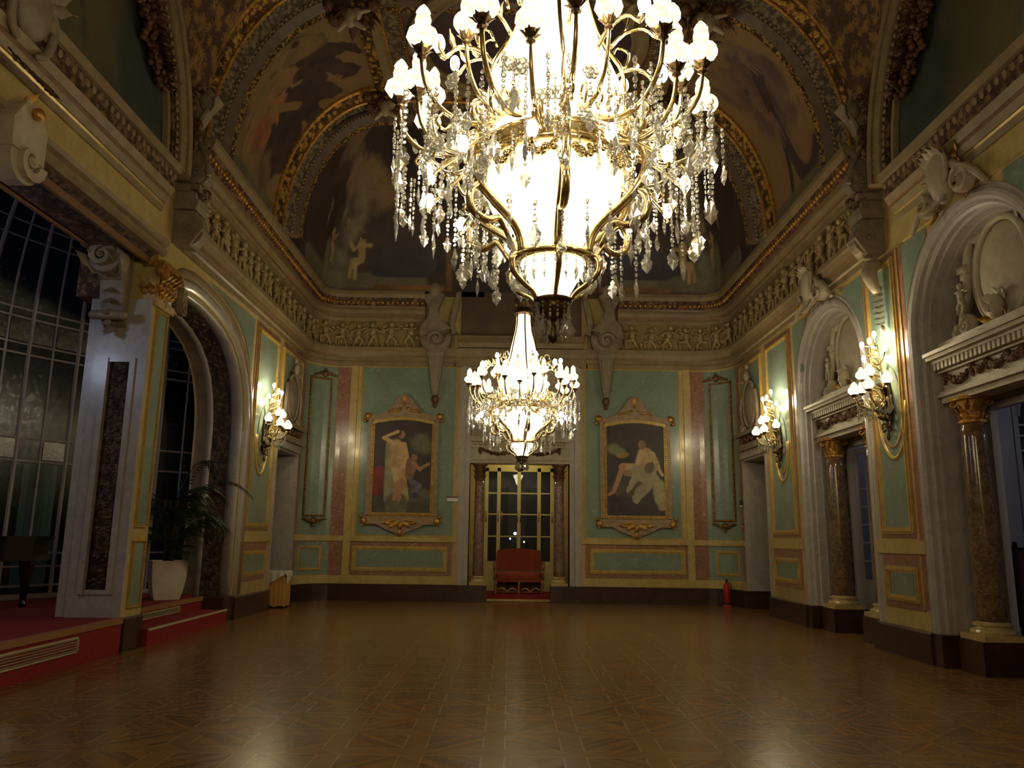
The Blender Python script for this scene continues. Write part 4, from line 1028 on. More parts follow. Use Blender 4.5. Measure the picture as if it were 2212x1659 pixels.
b.build('bronzed_leaf', 'garland', t, True)
# ornament clusters where the rear rib meets the crown bands
for g, wd in ((1, 'right'), (-1, 'left')):
    for (x, y, z, nm) in ((g*3.0, 15.75, 10.95, 'rear'), (g*3.15, 12.75, 10.95, 'front')):
        t = thing('ceiling_boss', 'bronzed leaf boss with cream putto on the ceiling, %s %s corner of the crown frame' % (nm, wd), 'carving', (x, y, z))
        b = MB(); r = random.Random(5)
        for i in range(16): a = r.uniform(0, 2*PI); q = r.uniform(.25, .75); b.leaf((.1*math.cos(a), .1*math.sin(a), -.08), (q*math.cos(a), q*.7*math.sin(a), -.18-r.uniform(0, .2)), (0, 0, -1), .24, .4)
        for i in range(10): b.ell((r.uniform(-.4, .4), r.uniform(-.3, .3), -.15), (.13, .13, .10), 7, 5)
        b.build('bronzed_leaf', 'garland', t, True)
        b = MB(); b.ell((-g*.1, -.25, -.30), (.10, .10, .11), 8, 6); b.ell((0, -.3, -.42), (.12, .12, .18), 8, 6); b.cap((.05, -.32, -.5), (.25, -.3, -.62), .06, .04); b.cap((-.05, -.32, -.5), (-.2, -.3, -.66), .06, .04); b.cap((.1, -.3, -.32), (.32, -.28, -.25), .045, .03); b.build('putto', 'stucco', t, True)

# ------------------------------------------------------------------ framed paintings
M['framewood'] = mat('rose cream frame wood', (.36, .26, .16), (.26, .17, .10), 9, .4)
def painting(cx, wd, pic, label):
    t = thing('framed_painting', label, 'painting', (cx, 20.385, 3.3))
    def surf(u, v):
        x = -.745+1.49*u; ztop = 1.12+.11*math.sin(PI*u); return (x, -.05, -1.13+(ztop+1.13)*v)
    pic.mesh('canvas', surf, 'canvas', t, smooth=False)
    b = MB(); b.box(-.80, .80, -.04, .0, -1.2, 1.16); b.build('backing', 'dark', t)
    b = MB()
    for q in (1, -1): b.box(q*.86-.045, q*.86+.045, -.09, -.0, -1.2, 1.25)
    b.prism([(-.95, 1.22), (-.98, 1.42), (-.80, 1.36), (-.52, 1.42), (-.32, 1.62), (-.16, 1.84), (0, 1.96), (.16, 1.84), (.32, 1.62), (.52, 1.42), (.80, 1.36), (.98, 1.42), (.95, 1.22), (.7, 1.24), (.35, 1.30), (0, 1.33), (-.35, 1.30), (-.7, 1.24)], -.10, 0)
    b.prism([(-.95, -1.22), (-.93, -1.42), (-.6, -1.42), (-.36, -1.55), (-.15, -1.62), (0, -1.72), (.15, -1.62), (.36, -1.55), (.6, -1.42), (.93, -1.42), (.95, -1.22)], -.09, 0)
    b.build('frame', 'framewood', t)
    b = MB()
    for q in (1, -1): b.box(q*.775-.035, q*.775+.035, -.08, 0, -1.2, 1.16)
    b.box(-.8, .8, -.085, 0, -1.21, -1.13); n = 20
    b.band([((-.80+1.6*i/n, -.04, 1.16+.11*math.sin(PI*i/n)), (0, 0, 1), (0, 1, 0)) for i in range(n+1)], [(-.03, -.05), (.06, -.05), (.06, .04), (-.03, .04)])
    b.build('inner_moulding', 'gilt_line', t)
    b = MB()
    for q in (1, -1):
        for i in range(44): b.ell((q*.775, -.085, -1.12+i*.052), (.028, .02, .021), 6, 4)
    for i in range(30): b.ell((-.77+i*.053, -.09, -1.17), (.02, .02, .028), 6, 4)
    b.build('bead', 'gold', t, True)
    b = MB()
    for q in (1, -1):
        for z in (1.34, -1.34):
            b.ell((q*.93, -.1, z), (.09, .05, .09), 8, 6); b.ell((q*1.0, -.08, z-.12*(1 if z > 0 else -1)), (.05, .04, .05), 7, 5); b.leaf((q*.88, -.08, z), (q*.99, -.08, z+.14*(1 if z > 0 else -1)), (0, -1, 0), .12); b.leaf((q*.9, -.08, z), (q*1.04, -.08, z-.08), (0, -1, 0), .1); b.build('corner_carving', 'gold', t, True); b = MB()
        b.tube([(q*.08, -.12, 1.56), (q*.2, -.12, 1.47), (q*.3, -.12, 1.50), (q*.42, -.12, 1.44)], .03, 6)
        b.leaf((q*.05, -.1, -1.38), (q*.34, -.1, -1.50), (0, -1, 0), .14); b.leaf((q*.2, -.1, -1.40), (q*.55, -.1, -1.36), (0, -1, 0), .10); b.leaf((q*.1, -.1, -1.3), (q*.4, -.1, -1.36), (0, -1, 0), .08)
    b.ell((0, -.13, 1.66), .045, 8, 6); b.ell((0, -.12, -1.45), (.07, .05, .10), 8, 6); b.ell((0, -.10, -1.62), (.06, .05, .09), 8, 6); b.leaf((0, -.1, 1.74), (0, -.12, 1.94), (0, -1, 0), .14)
    b.build('gilt_carving', 'gold', t, True)
SK = (.60, .42, .20)
p = Pic(150, 230, .62, 61, (.030, .018, .020), (.055, .032, .028), 5)
p.ell((.82, .76), .12, .12, (.15, .14, .08), (.09, .09, .055), 0, .5, .6); p.seg((0, .08), (1, .06), .09, (.075, .07, .045), (.045, .045, .035), None, .4, .1)
p.ell((.75, .2), .2, .08, (.12, .11, .075), (.07, .065, .05), 0, .5, .5); p.seg((.08, .44), (.10, .25), .075, (.26, .02, .02), (.12, .015, .015), .06, .2, .05)
p.seg((.29, .74), (.31, .16), .055, (.34, .33, .17), (.22, .22, .11), .07); p.seg((.50, .45), (.54, .16), .035, (.40, .36, .16), (.28, .25, .11), .055)
p.seg((.42, .10), (.42, .06), .12, (.16, .15, .08), (.08, .07, .045))
p.seg((.38, .72), (.42, .56), .075, SK, (.42, .26, .10), .065); p.seg((.40, .53), (.46, .50), .085, SK, (.42, .26, .1)); p.seg((.40, .5), (.44, .31), .055, SK, (.40, .24, .1), .04); p.seg((.44, .31), (.38, .15), .036, SK, (.38, .22, .1), .02)
p.seg((.50, .50), (.50, .33), .055, SK, (.40, .24, .1), .035); p.seg((.50, .33), (.46, .14), .034, (.40, .2, .09), None, .02)
p.ell((.47, .845), .035, .045, (.42, .2, .1), (.34, .2, .1)); p.ell((.43, .865), .02, .035, (.05, .03, .02)); p.seg((.34, .75), (.16, .83), .022, SK, None, .02); p.seg((.16, .83), (.40, .88), .018, SK)
p.seg((.52, .74), (.57, .60), .025, SK); p.seg((.57, .60), (.50, .49), .02, SK)
p.ell((.70, .60), .035, .04, (.30, .15, .07)); p.seg((.66, .53), (.62, .40), .06, (.34, .19, .09), (.2, .1, .05), .045); p.seg((.68, .54), (.80, .48), .02, (.36, .2, .1)); p.seg((.80, .48), (.95, .55), .016, (.36, .2, .1))
p.seg((.66, .34), (.80, .30), .03, (.12, .13, .16), (.05, .05, .09)); p.seg((.80, .30), (.70, .2), .025, (.13, .14, .18)); p.ell((.73, .19), .04, .03, (.04, .035, .09))
painting(-3.01, 1, p, 'ornate framed painting of a standing nude with red cloth, left of the door')
p = Pic(150, 230, .62, 71, (.028, .022, .024), (.055, .042, .036), 5)
p.ell((.18, .72), .10, .055, (.22, .24, .08), (.14, .20, .10), -.5, .5, .6); p.ell((.28, .66), .06, .03, (.40, .26, .05), (.3, .2, .05), 0, .5, .6)
p.ell((.35, .30), .18, .12, (.10, .08, .05), (.06, .05, .035), 0, .5, .7); p.ell((.2, .1), .2, .1, (.06, .035, .045), (.03, .022, .03), 0, .5, .7)
p.seg((.68, .66), (.60, .52), .085, SK, (.42, .30, .14), .075); p.ell((.62, .77), .04, .05, (.22, .13, .07), (.34, .2, .1)); p.seg((.60, .50), (.28, .53), .055, SK, (.40, .25, .13), .04); p.seg((.28, .53), (.12, .26), .032, (.42, .24, .14), None, .02); p.seg((.12, .27), (.05, .235), .02, (.4, .22, .12))
p.seg((.58, .46), (.35, .46), .045, (.34, .2, .11), None, .035); p.seg((.80, .68), (.88, .55), .028, SK); p.seg((.88, .55), (.96, .46), .018, SK); p.seg((.58, .66), (.54, .55), .022, SK)
WH = (.40, .36, .22); WH2 = (.30, .26, .15)
p.seg((.55, .46), (.80, .40), .085, WH, WH2, .07); p.seg((.80, .42), (.88, .60), .022, WH, WH2, .018); p.seg((.88, .60), (.76, .68), .018, WH); p.seg((.50, .42), (.36, .26), .05, WH, WH2, .012, .3, .05); p.seg((.72, .36), (.52, .18), .06, WH, WH2, .05, .3, .06)
p.seg((.88, .34), (.95, .12), .07, WH, (.26, .2, .13), .05, .3, .05); p.ell((.74, .52), .05, .065, (.10, .06, .045), (.16, .1, .07), -.3)
painting(2.97, 1, p, 'ornate framed painting of a reclining nude with white drapery, right of the door')
# ------------------------------------------------------------------ narrow beaded frames on the curved corners
for g, wd in ((1, 'right'), (-1, 'left')):
    a0, a1 = 4.93, 5.60
    x, y, nx, ny = W(g*5.3)
    t = thing('beaded_frame', 'narrow gilt beaded frame on the curved green %s corner' % wd, 'frame', (x, y, 2.0))
    off = (x, y, 2.0)
    def RF(mt, nm, s0, s1, z0, z1, w_, d0, d1):
        b = MB(); rectframe(b, g*s0, g*s1, z0, z1, w_, d0, d1); b.build(nm, mt, t, off=off)
    RF('bronze', 'frame_rail', a0, a1, 2.05, 5.62, .05, .0, .035)
    b = MB()
    for s_ in (a0+.025, a1-.025):
        for i in range(66): b.ell(P(g*s_, .06, 2.12+i*.0525), (.024, .024, .021), 6, 4)
    for s_ in [a0+.05+i*.052 for i in range(12)]:
        for z in (2.075, 5.595): b.ell(P(g*s_, .06, z), .02, 6, 4)
    b.build('bead', 'gold', t, True, off=off)
    for z, sg in ((2.0, -1), (5.66, 1)):
        b = MB(); c = (a0+a1)/2+(.0 if sg < 0 else -.12)
        for q in (1, -1): b.tube([P(g*(c+q*u), .06, z+sg*h) for u, h in ((.0, .02), (.1, .07), (.22, .03), (.36, .0))], [.05, .04, .035, .02], 6)
        b.ell(P(g*c, .07, z+sg*.06), (.08, .08, .09), 8, 6); b.ell(P(g*c, .07, z+sg*.17), .045, 8, 6)
        for q in (1, -1): p0 = P(g*(c+q*.05), .07, z+sg*.02); p1 = P(g*(c+q*.2), .09, z+sg*.13); xx, yy, ax, ay = W(g*c); b.leaf(p0, p1, (ax, ay, 0), .09)
        b.build('crest', 'bronze', t, True, off=off)

# bronzed grape leaf garlands hanging along the inner edge of the side lunettes
for g, wd in ((1, 'right'), (-1, 'left')):
    t = thing('leaf_garland', 'dark bronzed leaf garland hanging along the upper %s wall arch' % wd, 'carving', (g*5.3, 10.0, 8.6))
    b = MB(); r = random.Random(31)
    for i in range(46):
        u = i/45; a = .33+.60*u; y, z = 7+3.58*math.cos(a)-.16*math.sin(u*PI), 6.93+3.15*math.sin(a)-.12*math.sin(u*PI); w_ = .10+.11*math.sin(PI*min(1, u*1.15))
        for k in range(7): q = r.uniform(.035, .065); b.ell((r.uniform(-.10, .05)*g, y-10+r.uniform(-w_, w_), z-8.6+r.uniform(-w_, w_)), (q, q, q), 6, 4)
        for k in range(2): dy, dz = r.uniform(-.26, .16), r.uniform(-.24, .16); b.leaf((-g*.05, y-10, z-8.6), (-g*.16, y-10+dy, z-8.6+dz), (-g, 0, 0), .16, .4, 4)
    b.build('bronzed_leaf', 'garland', t, True)

# ================================================================== CHANDELIERS
def drop_mesh(kind, L_):
    """strand of cut beads ending in a pendant, hanging down from 0"""
    b = MB(); z = 0; r = random.Random(kind)
    nb = int((L_-.10)/.034)
    for i in range(nb):
        q = .011 if (i+kind) % 3 else .017
        b.ell((0, 0, z-.017), (q, q*.7, q*1.1), 6, 4); z -= .034
    h = .13+.03*(kind % 2); w_ = .046 if kind % 2 else .034
    prof = [(0, 0), (w_*.45, -.018), (w_*.3, -.03), (w_, -h*.45), (w_*.75, -h*.62), (w_*.85, -h*.7), (0, -h)]
    pts = [(x, z+zz) for x, zz in prof]+[(-x, z+zz) for x, zz in reversed(prof[1:-1])]
    n = len(pts); vs = [(x, 0, zz) for x, zz in pts]; cz = z-h*.5
    b.add(vs+[(0, .012, cz), (0, -.012, cz)], [(i, (i+1) % n, n) for i in range(n)]+[((i+1) % n, i, n+1) for i in range(n)])
    me = b.build('tmp', 'crystal'); m_ = me.data; bpy.data.objects.remove(me); m_.name = 'crystal_pendant'; return m_
DROPS = [drop_mesh(0, .44), drop_mesh(1, .56), drop_mesh(2, .36), drop_mesh(3, .26)]
def inst(name, me, parent, loc, rz=0, sc=1):
    o = bpy.data.objects.new(name, me); COL.objects.link(o); o.parent = parent; o.location = loc; o.rotation_euler = (0, 0, rz); o.scale = (sc,)*3; return o
def mesh_only(b, name, mt, smooth=True):
    o = b.build(name, mt, smooth=smooth); me = o.data; bpy.data.objects.remove(o); return me
# outer arm (local: starts on the ring at r=.5, ends under the lamp at r=1), candle cup, crystal lamp globe
b = MB(); b.tube([(.42, 0, -.02), (.55, 0, -.10), (.70, 0, -.13), (.84, 0, -.09), (.94, 0, .03), (.97, 0, .18)], [.022, .02, .018, .017, .015, .014], 7)
b.tube([(.58, 0, -.09), (.62, 0, .0), (.56, 0, .05), (.51, 0, .0), (.54, 0, -.04)], .011, 6); b.tube([(.80, 0, -.1), (.86, 0, -.18), (.80, 0, -.22), (.76, 0, -.17)], .010, 6)
ARM = mesh_only(b, 'arm', 'brass')
b = MB(); b.lathe([(.012, 0), (.03, .01), (.022, .03), (.045, .05), (.052, .065), (.03, .07)], 10)
for i in range(6): a = i*PI/3; b.leaf((.03*math.cos(a), .03*math.sin(a), .03), (.06*math.cos(a), .06*math.sin(a), .075), (math.cos(a), math.sin(a), 0), .04, .3, 3)
CUP = mesh_only(b, 'candle_cup', 'dbrass', False)
b = MB(); b.lathe([(.03, 0), (.075, .03), (.098, .065), (.088, .10), (.055, .125), (.045, .14), (.05, .18), (.04, .215), (.045, .225), (.03, .25), (.01, .275)], 12)
GLOBE = mesh_only(b, 'globe', 'globe', False)
b = MB(); b.ell((0, 0, .035), (.026, .026, .042), 8, 6); BULB = mesh_only(b, 'bulb', 'bulb')
b = MB(); b.tube([(0, 0, 0), (.10, 0, .09), (.22, 0, .10), (.30, 0, .02), (.33, 0, .06)], [.014, .013, .012, .011, .010], 6)
for (x, z) in ((.08, .1), (.16, .14), (.24, .12), (.30, .06)): b.leaf((x, 0, z-.02), (x+.05, .03, z+.05), (0, 1, .3), .05, .3, 4)
b.tube([(.10, 0, .09), (.13, 0, .20), (.06, 0, .23), (.03, 0, .17)], .009, 5)
TWIG = mesh_only(b, 'upper_branch', 'brass')
b = MB()
for k in range(6): q = k*PI/3; b.ell((.030*math.cos(q), 0, .030*math.sin(q)), (.019, .014, .019), 6, 4)
b.ell((0, 0, 0), (.02, .022, .02), 6, 5); ROSE = mesh_only(b, 'crystal_rosette', 'crystal', False)
def rot2(x, y, a): return (x*math.cos(a)-y*math.sin(a), x*math.sin(a)+y*math.cos(a))
def chandelier(loc, label, power):
    t = thing('chandelier', label, 'chandelier', loc)          # loc z: 0 = world floor reference
    D = lambda prof, nm, mt, seg=28, sm=True: (lambda q: (q.lathe(prof, seg), q.build(nm, mt, t, sm))[1])(MB())
    D([(.0, 2.74), (.02, 2.75), (.035, 2.78), (.02, 2.81), (.03, 2.83), (.012, 2.86), (.02, 2.88), (.06, 2.90), (.085, 2.92), (.09, 2.95), (.10, 2.965), (.085, 2.98), (.115, 2.99), (.12, 3.01), (.09, 3.02)], 'finial', 'dbrass')
    D([(.095, 3.01), (.105, 3.05), (.15, 3.13), (.19, 3.20), (.20, 3.235)], 'lower_bowl', 'bowl', 20, False)
    D([(.20, 3.235), (.26, 3.235), (.27, 3.255), (.25, 3.27), (.235, 3.29), (.22, 3.30), (.17, 3.30)], 'lower_ring', 'brass', 32)
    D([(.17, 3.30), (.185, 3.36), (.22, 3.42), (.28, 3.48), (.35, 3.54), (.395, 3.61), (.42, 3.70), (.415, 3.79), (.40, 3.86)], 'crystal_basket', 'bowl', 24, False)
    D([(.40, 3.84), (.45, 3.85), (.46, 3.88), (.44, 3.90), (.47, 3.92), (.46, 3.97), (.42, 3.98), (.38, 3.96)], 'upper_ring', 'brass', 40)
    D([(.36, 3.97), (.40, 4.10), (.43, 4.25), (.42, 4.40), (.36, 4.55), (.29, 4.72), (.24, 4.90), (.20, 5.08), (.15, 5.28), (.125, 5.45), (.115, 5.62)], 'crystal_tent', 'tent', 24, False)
    D([(.115, 5.60), (.17, 5.62), (.18, 5.66), (.12, 5.70), (.15, 5.76), (.19, 5.86), (.16, 5.92), (.06, 5.98), (.03, 6.05)], 'crown', 'dbrass', 24)
    b = MB(); b.tube([(0, 0, 6.0), (0, 0, 11.0)], .022, 8); b.lathe([(.03, 10.8), (.12, 10.88), (.22, 11.0), (.22, 11.02)], 20)
    for i in range(60): b.ell((0, 0, 6.1+i*.08), (.04, .04, .03), 6, 4)
    b.build('hanging_rod', 'dbrass', t, True)
    # six S ribs round the basket, six small ones round the lower bowl, six up the tent
    for i in range(6):
        a = PI/6+i*PI/3+.06
        C_ = lambda pts: [(*rot2(r, 0, a), z) for r, z in pts]
        b = MB(); b.tube(C_([(.44, 3.95), (.55, 3.92), (.60, 3.80), (.56, 3.66), (.46, 3.56), (.36, 3.49), (.28, 3.42), (.24, 3.34), (.235, 3.28)]), [.026, .03, .032, .03, .028, .028, .026, .026, .024], 8)
        b.tube(C_([(.52, 3.64), (.60, 3.56), (.58, 3.45), (.48, 3.41), (.40, 3.44), (.36, 3.40), (.30, 3.30)]), [.02, .026, .026, .024, .022, .018, .014], 7)
        b.tube(C_([(.50, 3.95), (.58, 4.02), (.57, 4.12), (.50, 4.14), (.47, 4.08), (.51, 4.05)]), [.026, .026, .022, .018, .014, .010], 7)
        b.build('basket_rib', 'brass', t, True)
        b = MB(); b.tube(C_([(.26, 3.26), (.30, 3.22), (.29, 3.14), (.22, 3.08), (.15, 3.04), (.12, 3.0)]), [.014, .018, .018, .016, .014, .012], 6); b.build('bowl_rib', 'brass', t, True)
        b = MB(); b.tube(C_([(.46, 4.0), (.47, 4.2), (.46, 4.4), (.38, 4.56), (.31, 4.72), (.26, 4.9), (.22, 5.08), (.17, 5.28), (.145, 5.45), (.14, 5.62)]), .014, 6); b.build('tent_rib', 'brass', t, True)
    # swags of gilt leaf under the upper ring
    b = MB()
    for i in range(6):
        a0 = PI/6+i*PI/3+.06
        for k in range(2):
            pts = []
            for j in range(9): aa = a0+(k+j/8)*PI/6; pts.append((*rot2(.455, 0, aa), 3.86-.11*math.sin(PI*j/8)))
            garland(b, pts, .035, i)
    b.build('leaf_swag', 'brass', t, True)
    # arms in two heights
    na = 0
    for i in range(24):
        a = 2*PI*i/24+.07; low = i % 4 == 1; sc = (1.0, .90, .97, .82)[i % 4]; z = (4.05, 3.98, 4.10, 4.14)[i % 4]
        arm = inst('arm', ARM, t, (0, 0, z), a, 1); arm.scale = (sc, sc, 1)
        x, y = .97*1, 0
        inst('candle_cup', CUP, arm, (.97, 0, .17)); g_ = inst('globe', GLOBE, arm, (.97, 0, .235), 0, 1)
    for i in range(12):
        a = 2*PI*i/12+.2; r0 = .40; z = (4.50, 4.62)[i % 2]; tw = inst('upper_branch', TWIG, t, (*rot2(r0*.9, 0, a), z), a, 1.0 if i % 2 else 1.15)
        inst('bulb', BULB, tw, (.33, 0, .06), 0, 1.3)
    for i in range(12):
        a = 2*PI*(i+.5)/12+.07
        b = MB(); x0, y0 = rot2(.50, 0, a); x1, y1 = rot2(.66, 0, a); x2, y2 = rot2(.80, 0, a); b.tube([(x0, y0, 3.92), (x1, y1, 3.80), (x2, y2, 3.66), (x2, y2, 3.62)], .012, 6)
        br = b.build('lower_branch', 'brass', t, True); inst('bulb', BULB, br, (x2, y2, 3.66), 0, 1.25)
    # crystal pendants: 100 separate ones, the remaining strands as one
    rr = random.Random(4); np_ = 0
    def spots():
        for i in range(56): a = 2*PI*i/56+.03; yield (rr.uniform(.93, 1.03), a, rr.uniform(3.93, 4.05), rr.choice((0, 0, 1, 2)))
        for i in range(24): a = 2*PI*i/24; yield (rr.uniform(.70, .82), a, rr.uniform(3.80, 3.95), rr.choice((0, 1, 2)))
        for i in range(20): a = 2*PI*i/20+.05; yield (rr.uniform(.46, .58), a, rr.uniform(3.42, 3.52), rr.choice((2, 3)))
    for r, a, z, k in spots(): inst('crystal_pendant', DROPS[k], t, (*rot2(r, 0, a), z), rr.uniform(0, PI), rr.uniform(.92, 1.12))
    b = MB()
    def addmesh(me, loc, rz, sc):
        vs = []
        for v in me.vertices: x, y = rot2(v.co.x*sc, v.co.y*sc, rz); vs.append((x+loc[0], y+loc[1], v.co.z*sc+loc[2]))
        b.add(vs, [tuple(p_.vertices) for p_ in me.polygons])
    for i in range(90): a = rr.uniform(0, 2*PI); r = rr.uniform(.62, 1.0); addmesh(DROPS[rr.choice((0, 2, 3, 3))], (*rot2(r, 0, a), rr.uniform(3.78, 4.10)), rr.uniform(0, PI), rr.uniform(.8, 1.1))
    for i in range(24): a = 2*PI*i/24; addmesh(DROPS[3], (*rot2(.24, 0, a), 3.27), a, .7)
    for i in range(14): a = 2*PI*i/14; addmesh(DROPS[3], (*rot2(.10, 0, a), 2.99), a, .8)
    for i in range(24): a = 2*PI*i/24; addmesh(DROPS[3], (*rot2(.47, 0, a), 3.92), a, .9)
    o = b.build('small_crystal_pendant', 'crystal', t); o['kind'] = 'stuff'
    for i in range(48):
        a = 2*PI*i/48+rr.uniform(-.06, .06); r = rr.uniform(.45, .95); z = rr.uniform(3.84, 4.12); inst('crystal_rosette', ROSE, t, (*rot2(r, 0, a), z), a+PI/2, rr.uniform(.9, 1.2))
    # the chandelier's light
    for i in range(8): a = 2*PI*i/8+.2; lamp('chandelier_light', (*rot2(.86, 0, a), 4.36), power*.075, WARM, .06, t)
    for i in range(4): a = 2*PI*i/4+.2; lamp('chandelier_light', (*rot2(.60, 0, a), 4.78), power*.055, WARM, .05, t)
    lamp('chandelier_light', (0, 0, 3.66), power*.14, WARM, .2, t); lamp('chandelier_light', (0, 0, 4.3), power*.10, WARM, .2, t)
    return t
c1 = chandelier((.02, 4.6, 0), 'huge glowing crystal and brass chandelier hanging nearest, at the top of the photo', 520)
def far_copy(c, loc):
    r = c.copy(); COL.objects.link(r); r.location = loc
    for ch in list(c.children):
        if ch.type == 'LIGHT' or True:
            d = ch.copy(); COL.objects.link(d); d.parent = r
            for g_ in list(ch.children): e = g_.copy(); COL.objects.link(e); e.parent = d
    return r
c2 = far_copy(c1, (-.03, 14.05, 0)); c2['label'] = 'smaller looking crystal chandelier farther off, in front of the glazed back door'; c2.rotation_euler = (0, 0, .12)
c1['group'] = c2['group'] = 'crystal chandeliers along the room axis'

# ================================================================== WALL SCONCES
b = MB(); b.lathe([(.02, 0), (.06, .02), (.085, .06), (.075, .11), (.045, .14), (.035, .17), (.01, .20)], 12); SGLOBE = mesh_only(b, 'globe', 'globe', False)
def sconce(g, y, label):
    t = thing('wall_sconce', label, 'wall lamp', (g*5.46, y, 3.75), 'crystal wall sconces')
    m = lambda x, y_, z: (-g*x, y_, z)
    b = MB(m); r = random.Random(2)
    b.ell((.04, 0, -.12), (.05, .12, .42), 10, 8)
    for i in range(12):
        z = .22-.06*i; q = (.05+.17*math.sin(PI*min(1, i/11))); s_ = 1 if i % 2 else -1; b.leaf((.07, s_*.03, z), (.13, s_*q, z+r.uniform(-.03, .07)), (1, 0, 0), .12, .4)
    for s_ in (1, -1):
        b.tube([(.06, s_*.05, -.05), (.10, s_*.18, -.12), (.09, s_*.20, -.25), (.07, s_*.12, -.30), (.07, s_*.10, -.22)], .018, 6); b.tube([(.06, s_*.04, -.4), (.08, s_*.13, -.42), (.07, s_*.12, -.52), (.06, s_*.05, -.50)], .015, 6)
    b.ell((.06, 0, -.60), (.03, .03, .07), 7, 5); b.build('backplate', 'dbrass', t, True)
    b = MB(m); b.tube([(.06, 0, .1), (.10, 0, .4), (.12, 0, .62), (.14, 0, .80)], .025, 7)
    for i in range(8): b.leaf((.12, 0, .25+.07*i), (.22, (.10 if i % 2 else -.10), .32+.07*i), (1, 0, 0), .08, .4, 4)
    b.build('stem', 'brass', t, True)
    for k, (yy, xx, zz) in enumerate(((-.42, .22, .10), (-.26, .42, .04), (0, .52, .0), (.26, .42, .04), (.42, .22, .10), (-.14, .34, .26), (.14, .34, .26))):
        b = MB(m); b.tube([(.08, yy*.1, -.08), (xx*.45, yy*.5, -.20 if k < 5 else .1), (xx*.85, yy*.9, zz-.14), (xx, yy, zz)], [.02, .018, .015, .013], 7); b.tube([(xx*.5, yy*.5, -.16), (xx*.62, yy*.5, -.05), (xx*.5, yy*.4, -.02)], .01, 5)
        arm = b.build('arm', 'brass', t, True); b = MB(); b.lathe([(.012, -.01), (.04, .0), (.05, .02), (.03, .03)], 10, (-g*xx, yy, zz)); b.build('candle_cup', 'dbrass', arm); inst('globe', SGLOBE, arm, (-g*xx, yy, zz+.02), 0, 1)
    for k, (yy, xx, zz) in enumerate(((-.36, .18, .62), (-.13, .30, .78), (.13, .30, .78), (.36, .18, .62), (0, .16, .92))):
        b = MB(m); b.tube([(.12, 0, .48), (xx*.9, yy*.6, .52), (xx, yy, zz)], .011, 6); br = b.build('upper_branch', 'brass', t, True); inst('bulb', BULB, br, (-g*xx, yy, zz), 0, 1.25)
    n = 0
    for i in range(22):
        a = PI*(i+.5)/22; q = .40 if i % 2 else .30; inst('crystal_pendant', DROPS[3] if i % 3 else DROPS[2], t, (-g*(.06+q*math.sin(a)), q*math.cos(a), -.02-(.06 if i % 2 else 0)), a, .85)
    lamp('sconce_light', (-g*.50, 0, .34), 85, WARM, .08, t); lamp('sconce_light', (-g*.34, .0, .72), 62, WARM, .08, t)
    # the oval of mouldings behind the lamp
    b = MB()
    for (ry, rz, zc, w_) in ((.34, .62, 3.62, .035), (.44, .80, 3.62, .04)):
        pts = [(g*5.49, y+ry*math.cos(a), zc+rz*math.sin(a)) for a in [PI+PI*i/20 for i in range(21)]]; b.tube(pts, w_, 7)
    trim(b, 'gilt_line', True)
    b = MB(); b.prism([(y+.32*math.cos(a), 3.62+.60*math.sin(a)) for a in [2*PI*i/28 for i in range(28)]], 0, .012); b.v = [(g*(5.475-yy*0), xx, zz) if yy < .005 else (g*5.46, xx, zz) for xx, yy, zz in b.v]; trim(b, 'teal')
    return t
sconce(-1, 16.6, 'lit crystal wall lamp on the left wall, between the arch and corner doorway')
sconce(1, 16.6, 'lit crystal wall lamp on the right wall, farther one near the corner doorway')
sconce(1, 11.72, 'lit crystal wall lamp on the right wall, nearest one between the two arches')

# ================================================================== WINTER GARDEN (left)
G = [(-9.2, 3.0), (-9.6, 6.0), (-9.7, 8.0), (-9.6, 10.0), (-9.4, 11.4), (-9.05, 12.7), (-8.55, 13.75), (-7.85, 14.75), (-7.1, 15.6), (-6.15, 16.4)]
def gp(t):
    n = len(G)-1; i = min(int(t*n), n-1); f = t*n-i; a, c = G[max(i-1, 0)], G[i]; d, e = G[i+1], G[min(i+2, n)]
    return tuple(.5*((2*c[k])+(-a[k]+d[k])*f+(2*a[k]-5*c[k]+4*d[k]-e[k])*f*f+(-a[k]+3*c[k]-3*d[k]+e[k])*f**3) for k in (0, 1))
def glass(t, z, off=0):
    x, y = gp(t); l = .10*max(0, z-4.8)**2; dx, dy = -6-x, 11-y; q = math.hypot(dx, dy); k = (min(l, q*.9)-off)/q
    return (x+dx*k, y+dy*k, z)
ZR = [.48, .68, 1.0, 1.22, 2.78, 3.18, 4.62, 4.80, 5.25, 5.40, 6.55, 6.8, 8.4]
b = MB(); nm = 25
for i in range(nm+1):
    pts = [glass(i/nm, z) for z in [.45+k*.35 for k in range(24)]]; b.tube(pts, .020 if i % 2 else .034, 5)
for z in ZR: b.tube([glass(i/88, z) for i in range(89)], .018 if z > .5 else .07, 5)
wn = struct(b, 'window_1', 'iron')
b = MB(); b.grid(88, 22, lambda u, v: glass(u, .45+8.2*v, .01)); o = b.build('pane', 'pane', wn, True); o['kind'] = 'structure'
b = MB()
for (z0, z1) in ((4.82, 5.23), (2.80, 3.16)):
    for i in range(0, nm): 
        if z0 > 4 or i % 2: b.grid(1, 1, lambda u, v: glass((i+.08+.84*u)/nm, z0+.02+(z1-z0-.04)*v, -.01))
o = b.build('coloured_pane', 'leaded', wn); o['kind'] = 'structure'
